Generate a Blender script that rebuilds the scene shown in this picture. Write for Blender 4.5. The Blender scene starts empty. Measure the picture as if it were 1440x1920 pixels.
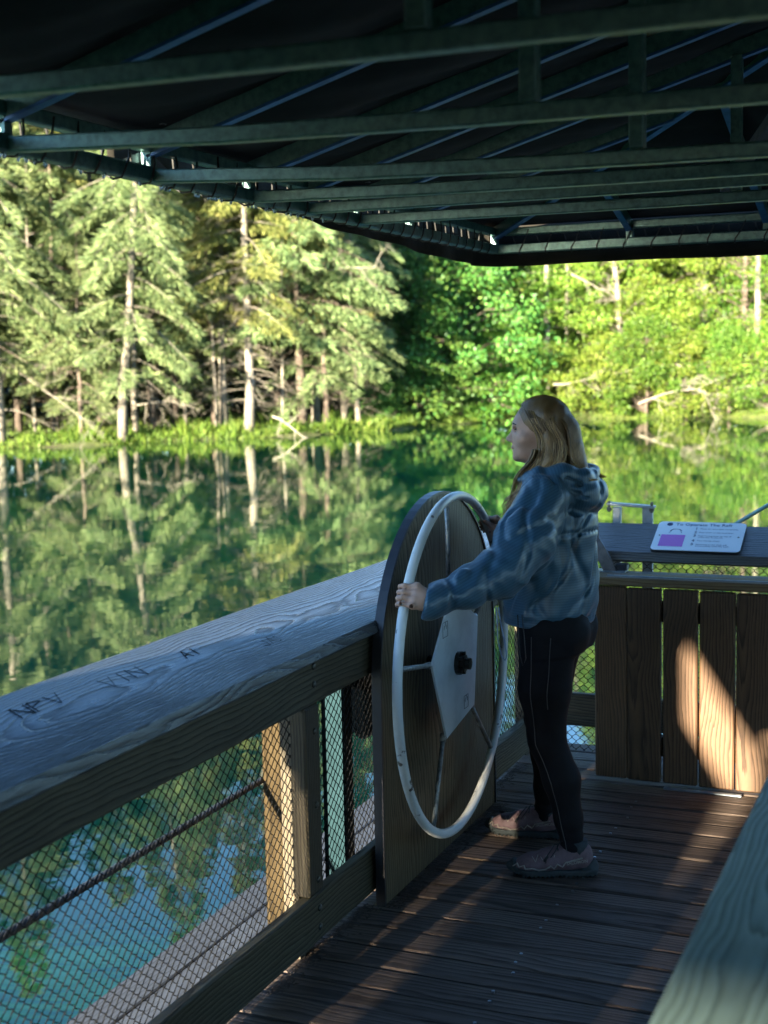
import bpy, math, random
import numpy as np
from mathutils import Vector, Matrix

random.seed(7)
RNG = np.random.default_rng(11)
S = bpy.context.scene
C = S.collection

# ------------------------------------------------------------------ camera
CAM_H, YAW, PITCH, ROLL = 1.80, 0.4075, 0.1079, -0.0208
_c, _s, _cp, _sp = math.cos(YAW), math.sin(YAW), math.cos(PITCH), math.sin(PITCH)
_f = Vector((-_s * _cp, _c * _cp, -_sp)); _r = Vector((_c, _s, 0)); _u = _r.cross(_f)
_r2 = _r * math.cos(ROLL) + _u * math.sin(ROLL); _u2 = -_r * math.sin(ROLL) + _u * math.cos(ROLL)
cam_d = bpy.data.cameras.new('camera'); cam = bpy.data.objects.new('camera', cam_d); C.objects.link(cam)
m = Matrix.Identity(4)
for i in range(3):
    m[i][0], m[i][1], m[i][2] = _r2[i], _u2[i], -_f[i]
m[2][3] = CAM_H
cam.matrix_world = m
cam_d.sensor_fit = 'VERTICAL'; cam_d.sensor_height = 36.0; cam_d.sensor_width = 27.0
cam_d.lens = 2549 * 36 / 1920
cam_d.clip_start = 0.05; cam_d.clip_end = 3000
cam_d.dof.use_dof = True; cam_d.dof.focus_distance = 4.75; cam_d.dof.aperture_fstop = 3.5
S.camera = cam

# ------------------------------------------------------------------ light
SUN_EL = 10.2                    # low morning sun from behind and a little to the left
SUN_AZ = Vector((-0.112, -0.9937))  # direction towards the sun on the ground
w = bpy.data.worlds.new('World'); S.world = w; w.use_nodes = True
nt = w.node_tree; bg = nt.nodes['Background']
sky = nt.nodes.new('ShaderNodeTexSky'); sky.sky_type = 'NISHITA'; sky.sun_disc = False
sky.sun_elevation = math.radians(SUN_EL)
sky.sun_rotation = math.atan2(SUN_AZ.x, SUN_AZ.y)
sky.air_density = 1.0; sky.dust_density = 0.1; sky.ozone_density = 4.0
nt.links.new(sky.outputs[0], bg.inputs[0]); bg.inputs[1].default_value = 0.082
sd = bpy.data.lights.new('sun', 'SUN'); sun = bpy.data.objects.new('sun', sd); C.objects.link(sun)
sd.energy = 5.0; sd.angle = math.radians(0.55); sd.color = (1.0, 0.89, 0.67)
el = math.radians(SUN_EL)
tosun = Vector((SUN_AZ.x * math.cos(el), SUN_AZ.y * math.cos(el), math.sin(el)))
sun.rotation_euler = tosun.to_track_quat('Z', 'Y').to_euler(); sun.location = (-6, -30, 20)
S.view_settings.view_transform = 'Standard'; S.view_settings.look = 'None'
S.view_settings.exposure = 3.32; S.view_settings.gamma = 1.0
S.view_settings.use_curve_mapping = False
S.cycles.use_adaptive_sampling = True; S.cycles.adaptive_threshold = .02
S.cycles.max_bounces = 7; S.cycles.diffuse_bounces = 3; S.cycles.glossy_bounces = 3
S.cycles.transparent_max_bounces = 12; S.cycles.caustics_reflective = False; S.cycles.caustics_refractive = False
S.cycles.use_denoising = True

# ------------------------------------------------------------------ helpers
def nn(x): return x / (np.linalg.norm(x) + 1e-9)

class MB:
    """collects shapes; build() links them as ONE mesh object"""
    def __init__(s): s.v = []; s.f = []; s.m = []
    def add(s, vs, fs, mat=0):
        o = len(s.v); s.v += [tuple(map(float, p)) for p in vs]
        for f in fs: s.f.append(tuple(i + o for i in f)); s.m.append(mat)
    def box(s, c, size, rot=None, bev=0.0, mat=0):
        hx, hy, hz = [q / 2 for q in size]; R = rot or Matrix.Identity(3); c = Vector(c)
        if bev <= 0:
            P = [(x, y, z) for x in (-hx, hx) for y in (-hy, hy) for z in (-hz, hz)]
            F = [(0, 1, 3, 2), (4, 6, 7, 5), (0, 4, 5, 1), (2, 3, 7, 6), (0, 2, 6, 4), (1, 5, 7, 3)]
        else:
            b = min(bev, hx * .9, hy * .9, hz * .9); P = []; idx = {}
            for sx in (-1, 1):
                for sy in (-1, 1):
                    for sz in (-1, 1):
                        for k in range(3):
                            q = [sx * hx, sy * hy, sz * hz]
                            for j in range(3):
                                if j != k: q[j] -= (sx, sy, sz)[j] * b
                            idx[(sx, sy, sz, k)] = len(P); P.append(q)
            F = []
            for k in range(3):
                a, d = [j for j in range(3) if j != k]
                for sg in (-1, 1):
                    def key(p, q):
                        t = [0, 0, 0]; t[k] = sg; t[a] = p; t[d] = q; return idx[(*t, k)]
                    fc = (key(-1, -1), key(1, -1), key(1, 1), key(-1, 1))
                    if (sg < 0) != (k == 1): fc = fc[::-1]
                    F.append(fc)
            for k in range(3):   # edges along axis k
                a, d = [j for j in range(3) if j != k]
                for sa in (-1, 1):
                    for sb in (-1, 1):
                        def key2(sk, kk):
                            t = [0, 0, 0]; t[k] = sk; t[a] = sa; t[d] = sb; return idx[(*t, kk)]
                        F.append((key2(-1, a), key2(1, a), key2(1, d), key2(-1, d)))
            for sx in (-1, 1):
                for sy in (-1, 1):
                    for sz in (-1, 1): F.append(tuple(idx[(sx, sy, sz, k)] for k in range(3)))
        s.add([c + R @ Vector(p) for p in P], F, mat)
    def tube(s, pts, r, n=8, closed=False, cap=True, mat=0, flat=1.0):
        P = [Vector(p) for p in pts]; N = len(P)
        rr = [r] * N if isinstance(r, (int, float)) else list(r)
        tans = []
        for i in range(N):
            a = P[(i - 1) % N] if closed or i > 0 else P[i]; b = P[(i + 1) % N] if closed or i < N - 1 else P[i]
            t = b - a; tans.append(t.normalized() if t.length > 1e-9 else Vector((0, 0, 1)))
        ref = Vector((0, 0, 1)) if abs(tans[0].z) < .9 else Vector((1, 0, 0))
        u = tans[0].cross(ref).normalized(); V = []
        for i in range(N):
            u = (u - tans[i] * u.dot(tans[i])); u = u.normalized() if u.length > 1e-6 else tans[i].orthogonal().normalized()
            q = tans[i].cross(u)
            for k in range(n):
                a = 2 * math.pi * k / n; V.append(P[i] + (u * math.cos(a) + q * math.sin(a) * flat) * rr[i])
        F = []
        for i in range(N if closed else N - 1):
            j = (i + 1) % N
            for k in range(n): F.append((i * n + k, i * n + (k + 1) % n, j * n + (k + 1) % n, j * n + k))
        if cap and not closed: F.append(tuple(range(n - 1, -1, -1))); F.append(tuple((N - 1) * n + k for k in range(n)))
        s.add(V, F, mat)
    def bar(s, a, b, w_, h_, up=(0, 0, 1), bev=0.0, mat=0):
        a = Vector(a); b = Vector(b); d = b - a; L = d.length; d.normalize(); up = Vector(up)
        x = d.cross(up); x = x.normalized() if x.length > 1e-5 else d.orthogonal().normalized(); z = x.cross(d)
        R = Matrix((x, d, z)).transposed()
        s.box((a + b) / 2, (w_, L, h_), R, bev, mat)
    def cyl(s, a, b, r, n=12, mat=0): s.tube([a, b], r, n, mat=mat)
    def build(s, name, mats, parent=None, smooth=False, bevel=0):
        me = bpy.data.meshes.new(name); me.from_pydata(s.v, [], s.f); me.validate(); me.update()
        return link(name, me, mats, parent, smooth, s.m)

def link(name, me, mats, parent=None, smooth=False, mi=None):
    for q in (mats if isinstance(mats, (list, tuple)) else [mats]): me.materials.append(q)
    if mi and max(mi) > 0: me.polygons.foreach_set('material_index', mi[:len(me.polygons)])
    if smooth: me.polygons.foreach_set('use_smooth', [True] * len(me.polygons))
    o = bpy.data.objects.new(name, me); C.objects.link(o); put(o, parent); return o

def put(o, parent):
    if parent is not None:
        o.parent = parent; o.matrix_parent_inverse = Matrix.Translation(-Vector(parent.location))

def npmesh(name, V, Fq):
    """mesh from arrays: V (n,3), Fq (m,k)"""
    me = bpy.data.meshes.new(name); V = np.asarray(V, np.float32); Fq = np.asarray(Fq, np.int32); k = Fq.shape[1]
    me.vertices.add(len(V)); me.vertices.foreach_set('co', V.ravel())
    me.loops.add(Fq.size); me.loops.foreach_set('vertex_index', Fq.ravel())
    me.polygons.add(len(Fq)); me.polygons.foreach_set('loop_start', np.arange(0, Fq.size, k, dtype=np.int32))
    me.update(calc_edges=True); return me

def tag(o, label=None, cat=None, group=None, kind=None):
    if label: o['label'] = label
    if cat: o['category'] = cat
    if group: o['group'] = group
    if kind: o['kind'] = kind
    return o

def thing(name, loc, label, cat, group=None):
    o = bpy.data.objects.new(name, None); C.objects.link(o); o.location = loc; o.empty_display_size = .1
    return tag(o, label, cat, group)

def text_mesh(txt, size, name='lettering', align='LEFT', bold=0.0):
    cu = bpy.data.curves.new('tmp', 'FONT'); cu.body = txt; cu.size = size; cu.align_x = align; cu.offset = bold
    cu.resolution_u = 2
    o = bpy.data.objects.new('tmp', cu); C.objects.link(o)
    dg = bpy.context.evaluated_depsgraph_get(); me = bpy.data.meshes.new_from_object(o.evaluated_get(dg))
    bpy.data.objects.remove(o); bpy.data.curves.remove(cu); me.name = name; me.materials.clear(); return me

# ------------------------------------------------------------------ materials
class NT:
    def __init__(s, name):
        s.mat = bpy.data.materials.new(name); s.mat.use_nodes = True; s.t = s.mat.node_tree
        s.b = s.t.nodes['Principled BSDF']; s.out = s.t.nodes['Material Output']
    def n(s, typ, **kw):
        q = s.t.nodes.new('ShaderNode' + typ)
        for k, v in kw.items():
            if k == 'op': q.operation = v
            elif hasattr(q, k): setattr(q, k, v)
            else: q.inputs[k].default_value = v
        return q
    def l(s, a, b): s.t.links.new(a, b); return b
    def math(s, op, a, b=None):
        q = s.n('Math', op=op)
        for i, x in enumerate((a, b)):
            if x is None: continue
            if isinstance(x, (int, float)): q.inputs[i].default_value = x
            else: s.l(x, q.inputs[i])
        return q.outputs[0]
    def vec(s, op, a, b=None):
        q = s.n('VectorMath', op=op)
        for i, x in enumerate((a, b)):
            if x is None: continue
            if isinstance(x, (tuple, list)): q.inputs[i].default_value = x
            else: s.l(x, q.inputs[i])
        return q.outputs['Value'] if op in ('LENGTH', 'DOT_PRODUCT') else q.outputs[0]
    def noise(s, vec, scale, detail=4, rough=.55, dist=0):
        q = s.n('TexNoise'); q.inputs['Scale'].default_value = scale; q.inputs['Detail'].default_value = detail
        q.inputs['Roughness'].default_value = rough; q.inputs['Distortion'].default_value = dist
        if vec is not None: s.l(vec, q.inputs['Vector'])
        return q.outputs['Fac']
    def ramp(s, fac, stops):
        q = s.n('ValToRGB'); e = q.color_ramp.elements
        while len(e) < len(stops): e.new(.5)
        for k, (p, c) in enumerate(stops):
            e[k].position = p; e[k].color = (c, c, c, 1) if isinstance(c, (int, float)) else (*c, 1)
        s.l(fac, q.inputs[0]); return q.outputs[0]
    def mix(s, fac, a, b, mode='MIX'):
        q = s.n('Mix'); q.data_type = 'RGBA'; q.blend_type = mode
        for i, x in ((0, fac), (6, a), (7, b)):
            if isinstance(x, (int, float)): q.inputs[i].default_value = x
            elif isinstance(x, (tuple, list)): q.inputs[i].default_value = (*x, 1)
            else: s.l(x, q.inputs[i])
        return q.outputs[2]
    def bump(s, h, strength=.3, dist=.01, prev=None):
        q = s.n('Bump'); q.inputs['Strength'].default_value = strength; q.inputs['Distance'].default_value = dist
        s.l(h, q.inputs['Height'])
        if prev is not None: s.l(prev, q.inputs['Normal'])
        return q.outputs[0]

def wood(name, dark, light, axis, rough=.55, rings=130, relief=.5, spec=.4, stain=.35, pith=(.05, .07), wob=.03):
    """sawn timber: growth rings round a wandering pith, fibre grain, weather stains"""
    k = NT(name); tc = k.n('TexCoord').outputs['Object']; rnd = k.n('ObjectInfo').outputs['Random']
    off = k.n('CombineXYZ'); 
    for i, q in enumerate((13.7, 7.3, 29.1)): k.l(k.math('MULTIPLY', rnd, q), off.inputs[i])
    v = k.vec('ADD', tc, off.outputs[0])
    ai = 'xyz'.index(axis); sc = [1, 1, 1]; sc[ai] = .07
    vs = k.vec('MULTIPLY', v, tuple(sc))
    base = tc
    st = [1, 1, 1]; st[ai] = .55
    nz = k.n('TexNoise'); nz.inputs['Scale'].default_value = 1.6; nz.inputs['Detail'].default_value = 3; nz.inputs['Roughness'].default_value = .5
    k.l(k.vec('MULTIPLY', v, tuple(st)), nz.inputs['Vector'])
    d = k.vec('MULTIPLY', k.vec('SUBTRACT', nz.outputs['Color'], (.5, .5, .5)), (wob * 4,) * 3)
    cross = [1, 1, 1]; cross[ai] = 0
    pv = [0, 0, 0]; oth = [i for i in range(3) if i != ai]; pv[oth[0]], pv[oth[1]] = pith
    po = k.vec('MULTIPLY', k.vec('SUBTRACT', k.n('ObjectInfo').outputs['Location'], (0, 0, 0)), (0, 0, 0))
    cen = k.vec('ADD', base, tuple(pv))
    ro = k.n('CombineXYZ'); k.l(k.math('MULTIPLY', rnd, .11), ro.inputs[oth[0]]); k.l(k.math('MULTIPLY', rnd, .03), ro.inputs[oth[1]])
    q = k.vec('MULTIPLY', k.vec('ADD', k.vec('ADD', cen, d), ro.outputs[0]), tuple(cross))
    rad = k.vec('LENGTH', q)
    fine = k.noise(vs, 160, 5, .65); med = k.noise(vs, 38, 4, .6)
    ph = k.math('ADD', k.math('MULTIPLY', rad, rings), k.math('MULTIPLY', med, 1.6))
    saw = k.math('FRACT', ph)
    ring = k.ramp(saw, [(0, .0), (.55, .45), (.86, 1), (1, .05)])
    g = k.math('ADD', k.math('MULTIPLY', ring, .62), k.math('MULTIPLY', fine, .42))
    col = k.ramp(g, [(.12, light), (.85, dark)])
    big = k.noise(v, 2.3, 4, .6)
    dk = tuple(c * .35 for c in dark)
    col = k.mix(k.math('MULTIPLY', k.ramp(big, [(.45, 0), (.75, 1)]), stain), col, dk)
    tint = k.n('HueSaturation'); k.l(col, tint.inputs['Color']); k.l(k.math('ADD', .78, k.math('MULTIPLY', rnd, .45)), tint.inputs['Value'])
    k.l(tint.outputs[0], k.b.inputs['Base Color'])
    k.l(k.math('ADD', rough - .12, k.math('MULTIPLY', g, .3)), k.b.inputs['Roughness'])
    k.b.inputs['Specular IOR Level'].default_value = spec
    h = k.math('ADD', k.math('MULTIPLY', ring, -.5), k.math('MULTIPLY', fine, -.5))
    k.l(k.bump(h, relief, .004), k.b.inputs['Normal'])
    return k.mat

def plain(name, col, rough=.5, metal=0.0, var=.25, nscale=30, bump=.1, bdist=.002, spec=.5, alt=None, thr=(.4, .7)):
    k = NT(name); v = k.n('TexCoord').outputs['Object']
    n1 = k.noise(v, nscale, 5, .6); alt = alt or tuple(c * (1 - var) for c in col)
    k.l(k.mix(k.ramp(n1, [(thr[0], 0), (thr[1], 1)]), col, alt), k.b.inputs['Base Color'])
    k.l(k.math('ADD', rough - .08, k.math('MULTIPLY', n1, .16)), k.b.inputs['Roughness'])
    k.b.inputs['Metallic'].default_value = metal; k.b.inputs['Specular IOR Level'].default_value = spec
    if bump: k.l(k.bump(k.noise(v, nscale * 3, 4), bump, bdist), k.b.inputs['Normal'])
    return k.mat

def leafy(name, cols, rough=.5, transl=.35, big=.25):
    """foliage: every leaf its own tint (random per island), drifting tone through the crown"""
    k = NT(name); g = k.n('NewGeometry').outputs['Random Per Island']; rnd = k.n('ObjectInfo').outputs['Random']
    pos = k.n('NewGeometry').outputs['Position']
    f = k.math('ADD', k.math('MULTIPLY', g, .75), k.math('MULTIPLY', k.noise(pos, .9, 3), big))
    n = len(cols); col = k.ramp(f, [(i / (n - 1) * .9 + .05, c) for i, c in enumerate(cols)])
    hs = k.n('HueSaturation'); k.l(col, hs.inputs['Color']); k.l(k.math('ADD', .485, k.math('MULTIPLY', rnd, .03)), hs.inputs['Hue'])
    k.l(k.math('ADD', .8, k.math('MULTIPLY', rnd, .4)), hs.inputs['Value'])
    k.l(hs.outputs[0], k.b.inputs['Base Color']); k.b.inputs['Roughness'].default_value = rough
    k.b.inputs['Specular IOR Level'].default_value = .25
    tr = k.n('BsdfTranslucent'); k.l(hs.outputs[0], tr.inputs['Color'])
    mx = k.n('MixShader'); mx.inputs[0].default_value = transl; k.l(k.b.outputs[0], mx.inputs[1]); k.l(tr.outputs[0], mx.inputs[2])
    k.l(mx.outputs[0], k.out.inputs['Surface']); return k.mat

M = {}
M['cap'] = wood('weathered_cap_wood', (.010, .012, .016), (.090, .108, .130), 'y', .32, 150, 1.0, .8, .35, (1.93, -.93), .028)
M['capx'] = wood('weathered_cap_wood_cross', (.03, .026, .023), (.115, .10, .09), 'x', .45, 95, .9, .6, .25, (-5.93, -.9), .03)
M['fascia'] = wood('treated_rail_wood', (.03, .023, .012), (.11, .09, .05), 'y', .6, 75, .5, .3, .4, (1.86, -.75), .03)
M['fasciax'] = wood('treated_rail_wood_cross', (.03, .022, .013), (.11, .082, .048), 'x', .6, 75, .5, .3, .4, (-5.9, -.75), .03)
M['postw'] = wood('treated_post_wood', (.035, .026, .016), (.105, .083, .05), 'z', .6, 90, .5, .3, .35, (1.8, -3.55), .03)
M['slat'] = wood('brown_slat_wood', (.036, .018, .009), (.125, .066, .032), 'z', .6, 80, .45, .3, .3, (.03, .05), .05)
M['gatecap'] = wood('fresh_edge_wood', (.10, .052, .02), (.22, .14, .068), 'x', .5, 70, .35, .35, .15, (-5.6, -.8), .03)
M['deck'] = wood('wet_deck_wood', (.040, .027, .020), (.155, .112, .088), 'x', .68, 70, .7, .25, .5, (.02, .05), .02)
M['ledge'] = wood('grey_ledge_wood', (.035, .038, .045), (.085, .09, .10), 'y', .6, 60, .4, .5, .2, (2.3, .3), .02)
M['near'] = wood('green_grey_rail_wood', (.08, .12, .105), (.20, .29, .265), 'y', .55, 140, .45, .45, .25, (.2, -.9), .03)
M['ply'] = wood('plywood_panel_wood', (.032, .023, .011), (.165, .122, .062), 'z', .5, 60, .25, .4, .35, (1.86, -4.5), .07)
M['galv'] = plain('galvanised_steel', (.20, .36, .34), .38, .2, .4, 45, .12, .001, alt=(.11, .20, .19))
M['galv2'] = plain('bright_galvanised_steel', (.24, .27, .30), .4, .6, .3, 30, .1, .001)
M['blueglint'] = plain('painted_sky_glint', (.10, .24, .62), .35, .1, .3, 30, .05)  # blue sky glint along the rafters, put into the colour
M['trim'] = plain('black_rubber_edging', (.018, .017, .02), .42, 0, .2, 40, .1)
M['white'] = plain('chipped_white_paint', (.72, .72, .70), .32, 0, .95, 20, .1, .001, alt=(.16, .13, .11), thr=(.635, .66))
M['plate'] = plain('white_painted_plate', (.66, .68, .69), .35, 0, .3, 9, .05, .001, thr=(.45, .8))
M['spoke'] = plain('worn_painted_spoke', (.34, .35, .35), .4, .3, .7, 40, .1, .001)
M['grease'] = plain('greasy_black_iron', (.02, .017, .014), .35, .4, .4, 60, .5, .004)
M['iron'] = plain('brown_flat_iron', (.10, .085, .075), .4, .6, .5, 35, .2, .001)
M['bolt'] = plain('dull_bolt_iron', (.10, .095, .08), .4, .7, .5, 60, .2, .001)
M['screw'] = plain('bright_screw_steel', (.38, .40, .43), .3, 1.0, .2, 60, 0)
M['wire'] = plain('black_vinyl_wire', (.0035, .0035, .004), .55, 0, .2, 50, 0, .002, .08)
M['rope'] = plain('dark_steel_rope', (.05, .047, .045), .5, .5, .4, 60, .2, .001)
M['cord'] = plain('grey_lacing_cord', (.03, .029, .027), .7, 0, .35, 60, .2, .001)
M['fabric'] = plain('black_canopy_canvas', (.026, .028, .036), .8, 0, .3, 5, .2, .002, .2)
M['valance'] = plain('dark_olive_canvas', (.026, .023, .018), .85, 0, .4, 9, .3, .003, .15)
M['darkw'] = plain('dark_understructure', (.03, .025, .02), .8, 0, .3, 8, .2)
M['skin'] = plain('skin', (.52, .30, .215), .5, 0, .12, 25, .05, .001, .4)
M['lip'] = plain('lip_skin', (.42, .18, .15), .45, 0, .1, 25, 0)
M['eye'] = plain('eye_dark', (.06, .05, .05), .2, 0, .1, 25, 0)
M['leg'] = plain('black_leggings', (.008, .0075, .009), .75, 0, .2, 25, .2, .001, .12)
M['seam'] = plain('grey_seam_thread', (.045, .04, .04), .7, 0, .1, 25, 0)
M['shoe'] = plain('mauve_shoe_mesh', (.14, .085, .092), .7, 0, .25, 70, .3, .001)
M['sole'] = plain('dark_teal_sole', (.022, .03, .032), .7, 0, .2, 50, .2, .001)
M['shoetrim'] = plain('pale_shoe_trim', (.30, .25, .21), .6, 0, .2, 40, .1)
M['lace'] = plain('black_lace', (.01, .01, .011), .6, 0, .1, 40, 0)
M['sock'] = plain('dark_sock', (.02, .028, .032), .8, 0, .2, 70, .3)
M['drawcord'] = plain('pale_blue_drawcord', (.30, .36, .48), .6, 0, .2, 50, .1)
M['bark'] = plain('grey_brown_bark', (.13, .10, .08), .85, 0, .5, 6, .6, .02, .15)
M['pale_bark'] = plain('pale_lichen_bark', (.24, .21, .17), .85, 0, .5, 4, .6, .02, .15)
M['dead'] = plain('bleached_dead_wood', (.28, .25, .20), .8, 0, .4, 4, .4, .01, .2)
M['litter'] = plain('brown_needle_litter', (.05, .032, .02), .9, 0, .5, 90, 0)
M['signw'] = plain('white_sign_board', (.78, .80, .82), .35, 0, .04, 8, 0)
M['signb'] = plain('navy_sign_ink', (.02, .03, .10), .5, 0, .1, 20, 0)
M['signp'] = plain('magenta_sign_block', (.52, .14, .52), .45, 0, .05, 20, 0)
M['conifer'] = leafy('conifer_needles', [(.040, .075, .030), (.11, .16, .062), (.20, .255, .10), (.33, .38, .17)], .55, .35)
M['cedar'] = leafy('cedar_sprays', [(.050, .070, .020), (.13, .155, .042), (.23, .24, .07), (.36, .33, .11)], .55, .35)
M['broad'] = leafy('broad_leaves', [(.024, .085, .012), (.060, .16, .020), (.12, .24, .032), (.21, .32, .055)], .45, .4)
M['broad2'] = leafy('yellow_green_leaves', [(.045, .11, .014), (.12, .21, .026), (.20, .29, .040), (.30, .36, .075)], .45, .42)
M['shrub'] = leafy('dark_shrub_leaves', [(.03, .10, .022), (.06, .16, .032), (.11, .22, .042), (.17, .27, .055)], .42, .35)
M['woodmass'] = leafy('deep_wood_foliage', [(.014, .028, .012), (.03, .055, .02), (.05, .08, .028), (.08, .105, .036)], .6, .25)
M['grass'] = leafy('shore_grass', [(.035, .065, .012), (.075, .13, .018), (.13, .20, .025), (.20, .22, .05)], .5, .4)
# hair
k = NT('dark_blonde_hair'); g = k.n('NewGeometry').outputs['Random Per Island']
pz = k.n('SeparateXYZ'); k.l(k.n('NewGeometry').outputs['Position'], pz.inputs[0])
zt = k.n('MapRange'); k.l(pz.outputs[2], zt.inputs[0]); zt.inputs[1].default_value = 1.60; zt.inputs[2].default_value = 1.30
a_ = k.ramp(g, [(0, (.08, .040, .011)), (.5, (.20, .11, .036)), (1, (.42, .25, .085))])
b_ = k.ramp(g, [(0, (.34, .19, .07)), (.5, (.55, .34, .15)), (1, (.75, .53, .27))])
k.l(k.mix(k.ramp(zt.outputs[0], [(.15, 0), (.9, 1)]), a_, b_), k.b.inputs['Base Color'])
hv = k.vec('MULTIPLY', k.n('NewGeometry').outputs['Position'], (1, 1, .08)); hf = k.noise(hv, 420, 3, .6)
hc = k.mix(k.ramp(hf, [(.38, 0), (.62, 1)]), k.b.inputs['Base Color'].links[0].from_socket, (.045, .024, .010)); q_ = k.mix(.45, k.b.inputs['Base Color'].links[0].from_socket, hc); k.l(q_, k.b.inputs['Base Color'])
k.l(k.bump(hf, .6, .003), k.b.inputs['Normal']); k.b.inputs['Roughness'].default_value = .42; M['hair'] = k.mat
# jacket: thin woven stripes on blue
k = NT('striped_blue_jacket'); tc = k.n('TexCoord').outputs['Object']; at_ = k.n('Attribute'); at_.attribute_name = 'stripe'
st = k.math('SINE', k.math('MULTIPLY', at_.outputs['Fac'], 2 * math.pi / .0092))
nz_ = k.noise(tc, 9, 3)
colr = k.mix(k.ramp(k.math('ADD', k.math('MULTIPLY', st, .5), .5), [(.3, 0), (.6, 1)]), (.022, .068, .112), (.040, .098, .150))
k.l(colr, k.b.inputs['Base Color']); k.b.inputs['Roughness'].default_value = .36; k.b.inputs['Sheen Weight'].default_value = .15
wv = k.vec('ADD', tc, k.vec('MULTIPLY', k.n('TexNoise', Scale=6.0).outputs['Color'], (.1, .1, .1)))
k.l(k.bump(k.noise(wv, 16, 3, .5, .5), .22, .012), k.b.inputs['Normal']); M['jacket'] = k.mat
# water: clear green spring
k = NT('clear_green_water'); tc = k.n('TexCoord').outputs['Object']
k.t.nodes.remove(k.b)
wv1 = k.noise(k.vec('MULTIPLY', tc, (1, 1, 1)), 1.1, 2, .45, .3); wv2 = k.noise(tc, 5.5, 2, .5)
hgt = k.math('ADD', wv1, k.math('MULTIPLY', wv2, .22))
nb = k.bump(hgt, .038, .06)
fr = k.n('Fresnel'); fr.inputs['IOR'].default_value = 1.333; k.l(nb, fr.inputs['Normal'])
gl = k.n('BsdfGlossy'); gl.inputs['Roughness'].default_value = .015; gl.inputs['Color'].default_value = (.97, 1, .97, 1); k.l(nb, gl.inputs['Normal'])
tr = k.n('BsdfTransparent'); tr.inputs['Color'].default_value = (.50, .90, .72, 1)
df = k.n('BsdfDiffuse'); df.inputs['Color'].default_value = (.002, .115, .085, 1)
m1 = k.n('MixShader'); m1.inputs[0].default_value = .10; k.l(tr.outputs[0], m1.inputs[1]); k.l(df.outputs[0], m1.inputs[2])
m2 = k.n('MixShader'); k.l(fr.outputs[0], m2.inputs[0]); k.l(m1.outputs[0], m2.inputs[1]); k.l(gl.outputs[0], m2.inputs[2])
k.l(m2.outputs[0], k.out.inputs['Surface']); M['water'] = k.mat
# ground: moss and needle soil above water, marl bed with weed below
k = NT('lake_bed_and_bank'); tc = k.n('TexCoord').outputs['Object']
zz = k.n('SeparateXYZ'); k.l(tc, zz.inputs[0])
land = k.ramp(k.noise(tc, .8, 5, .6), [(.35, (.03, .024, .012)), (.55, (.06, .075, .015)), (.7, (.12, .15, .02))])
bed = k.ramp(k.noise(tc, .9, 5, .62, .8), [(.34, (.015, .11, .08)), (.43, (.06, .24, .10)), (.50, (.28, .42, .06)), (.64, (.60, .62, .20))])
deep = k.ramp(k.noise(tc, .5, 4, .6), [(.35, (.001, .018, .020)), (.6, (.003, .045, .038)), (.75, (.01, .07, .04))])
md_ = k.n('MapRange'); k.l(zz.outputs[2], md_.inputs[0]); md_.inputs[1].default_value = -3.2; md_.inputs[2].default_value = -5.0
bed = k.mix(md_.outputs[0], bed, deep)  # darker with depth: light lost in deep water put into the bed colour
mr = k.n('MapRange'); k.l(zz.outputs[2], mr.inputs[0]); mr.inputs[1].default_value = -.62; mr.inputs[2].default_value = -.5
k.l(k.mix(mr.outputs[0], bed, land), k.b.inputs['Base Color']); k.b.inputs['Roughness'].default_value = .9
k.l(k.bump(k.noise(tc, 6, 5), .6, .05), k.b.inputs['Normal']); M['ground'] = k.mat
WATER_Z = -0.5

# ================================================================== SETTING
LAKE = [(-27, 33.2), (-24.3, 36.0), (-21.8, 38.6), (-20.1, 41.3), (-18.9, 43.0), (-18.6, 46.6), (-17.4, 50.0), (-14, 52.9), (-7, 53.3), (5, 52.6),
        (18, 49), (32, 41), (46, 24), (56, 0), (62, -60), (20, -120), (-40, -120), (-70, -60), (-66, -5), (-50, 16), (-38, 25), (-32, 29.5)]
def lake_sd(x, y):
    """signed distance to the shore, negative over water"""
    P = np.array(LAKE); n = len(P); d = np.full(np.shape(x), 1e9); ins = np.zeros(np.shape(x), bool)
    for i in range(n):
        a, b = P[i], P[(i + 1) % n]; e = b - a
        t = np.clip(((x - a[0]) * e[0] + (y - a[1]) * e[1]) / (e @ e), 0, 1)
        d = np.minimum(d, np.hypot(x - a[0] - t * e[0], y - a[1] - t * e[1]))
        c = ((a[1] > y) != (b[1] > y)) & (x < (b[0] - a[0]) * (y - a[1]) / (b[1] - a[1] + 1e-12) + a[0]); ins ^= c
    return np.where(ins, -d, d)
def wobble(x, y): return .45 * np.sin(x * .9 + 1.3 * np.sin(y * .5)) + .35 * np.sin(y * 1.3 + .8 * np.sin(x * .7))
def ground_z(x, y):
    s = lake_sd(x, y) + .6 * wobble(x, y)
    up = WATER_Z + .30 * (1 - np.exp(-np.clip(s, 0, None) / .5)) + np.clip(s - 2, 0, None) * .05 * (s < 60) + 2.9 * (s >= 60) + .05 * wobble(x * 2, y * 2) * np.clip(s, 0, 1)
    dn = WATER_Z - 5.0 * (1 - np.exp(-np.clip(-s, 0, None) / 4.0)) - .02 + 3.5 * np.exp(-((x + 6) ** 2 / 45 + (y - 4) ** 2 / 70))
    return np.where(s > 0, up, dn)
gx = np.concatenate([np.linspace(-900, -75, 12), np.arange(-70, 70.1, .9), np.linspace(75, 900, 12)])
gy = np.concatenate([np.linspace(-900, -85, 12), np.arange(-80, 0, 3), np.arange(0, 90.1, .9), np.linspace(95, 900, 12)])
X, Y = np.meshgrid(gx, gy, indexing='ij'); Z = ground_z(X, Y)
idx = np.arange(X.size).reshape(X.shape)
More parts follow.
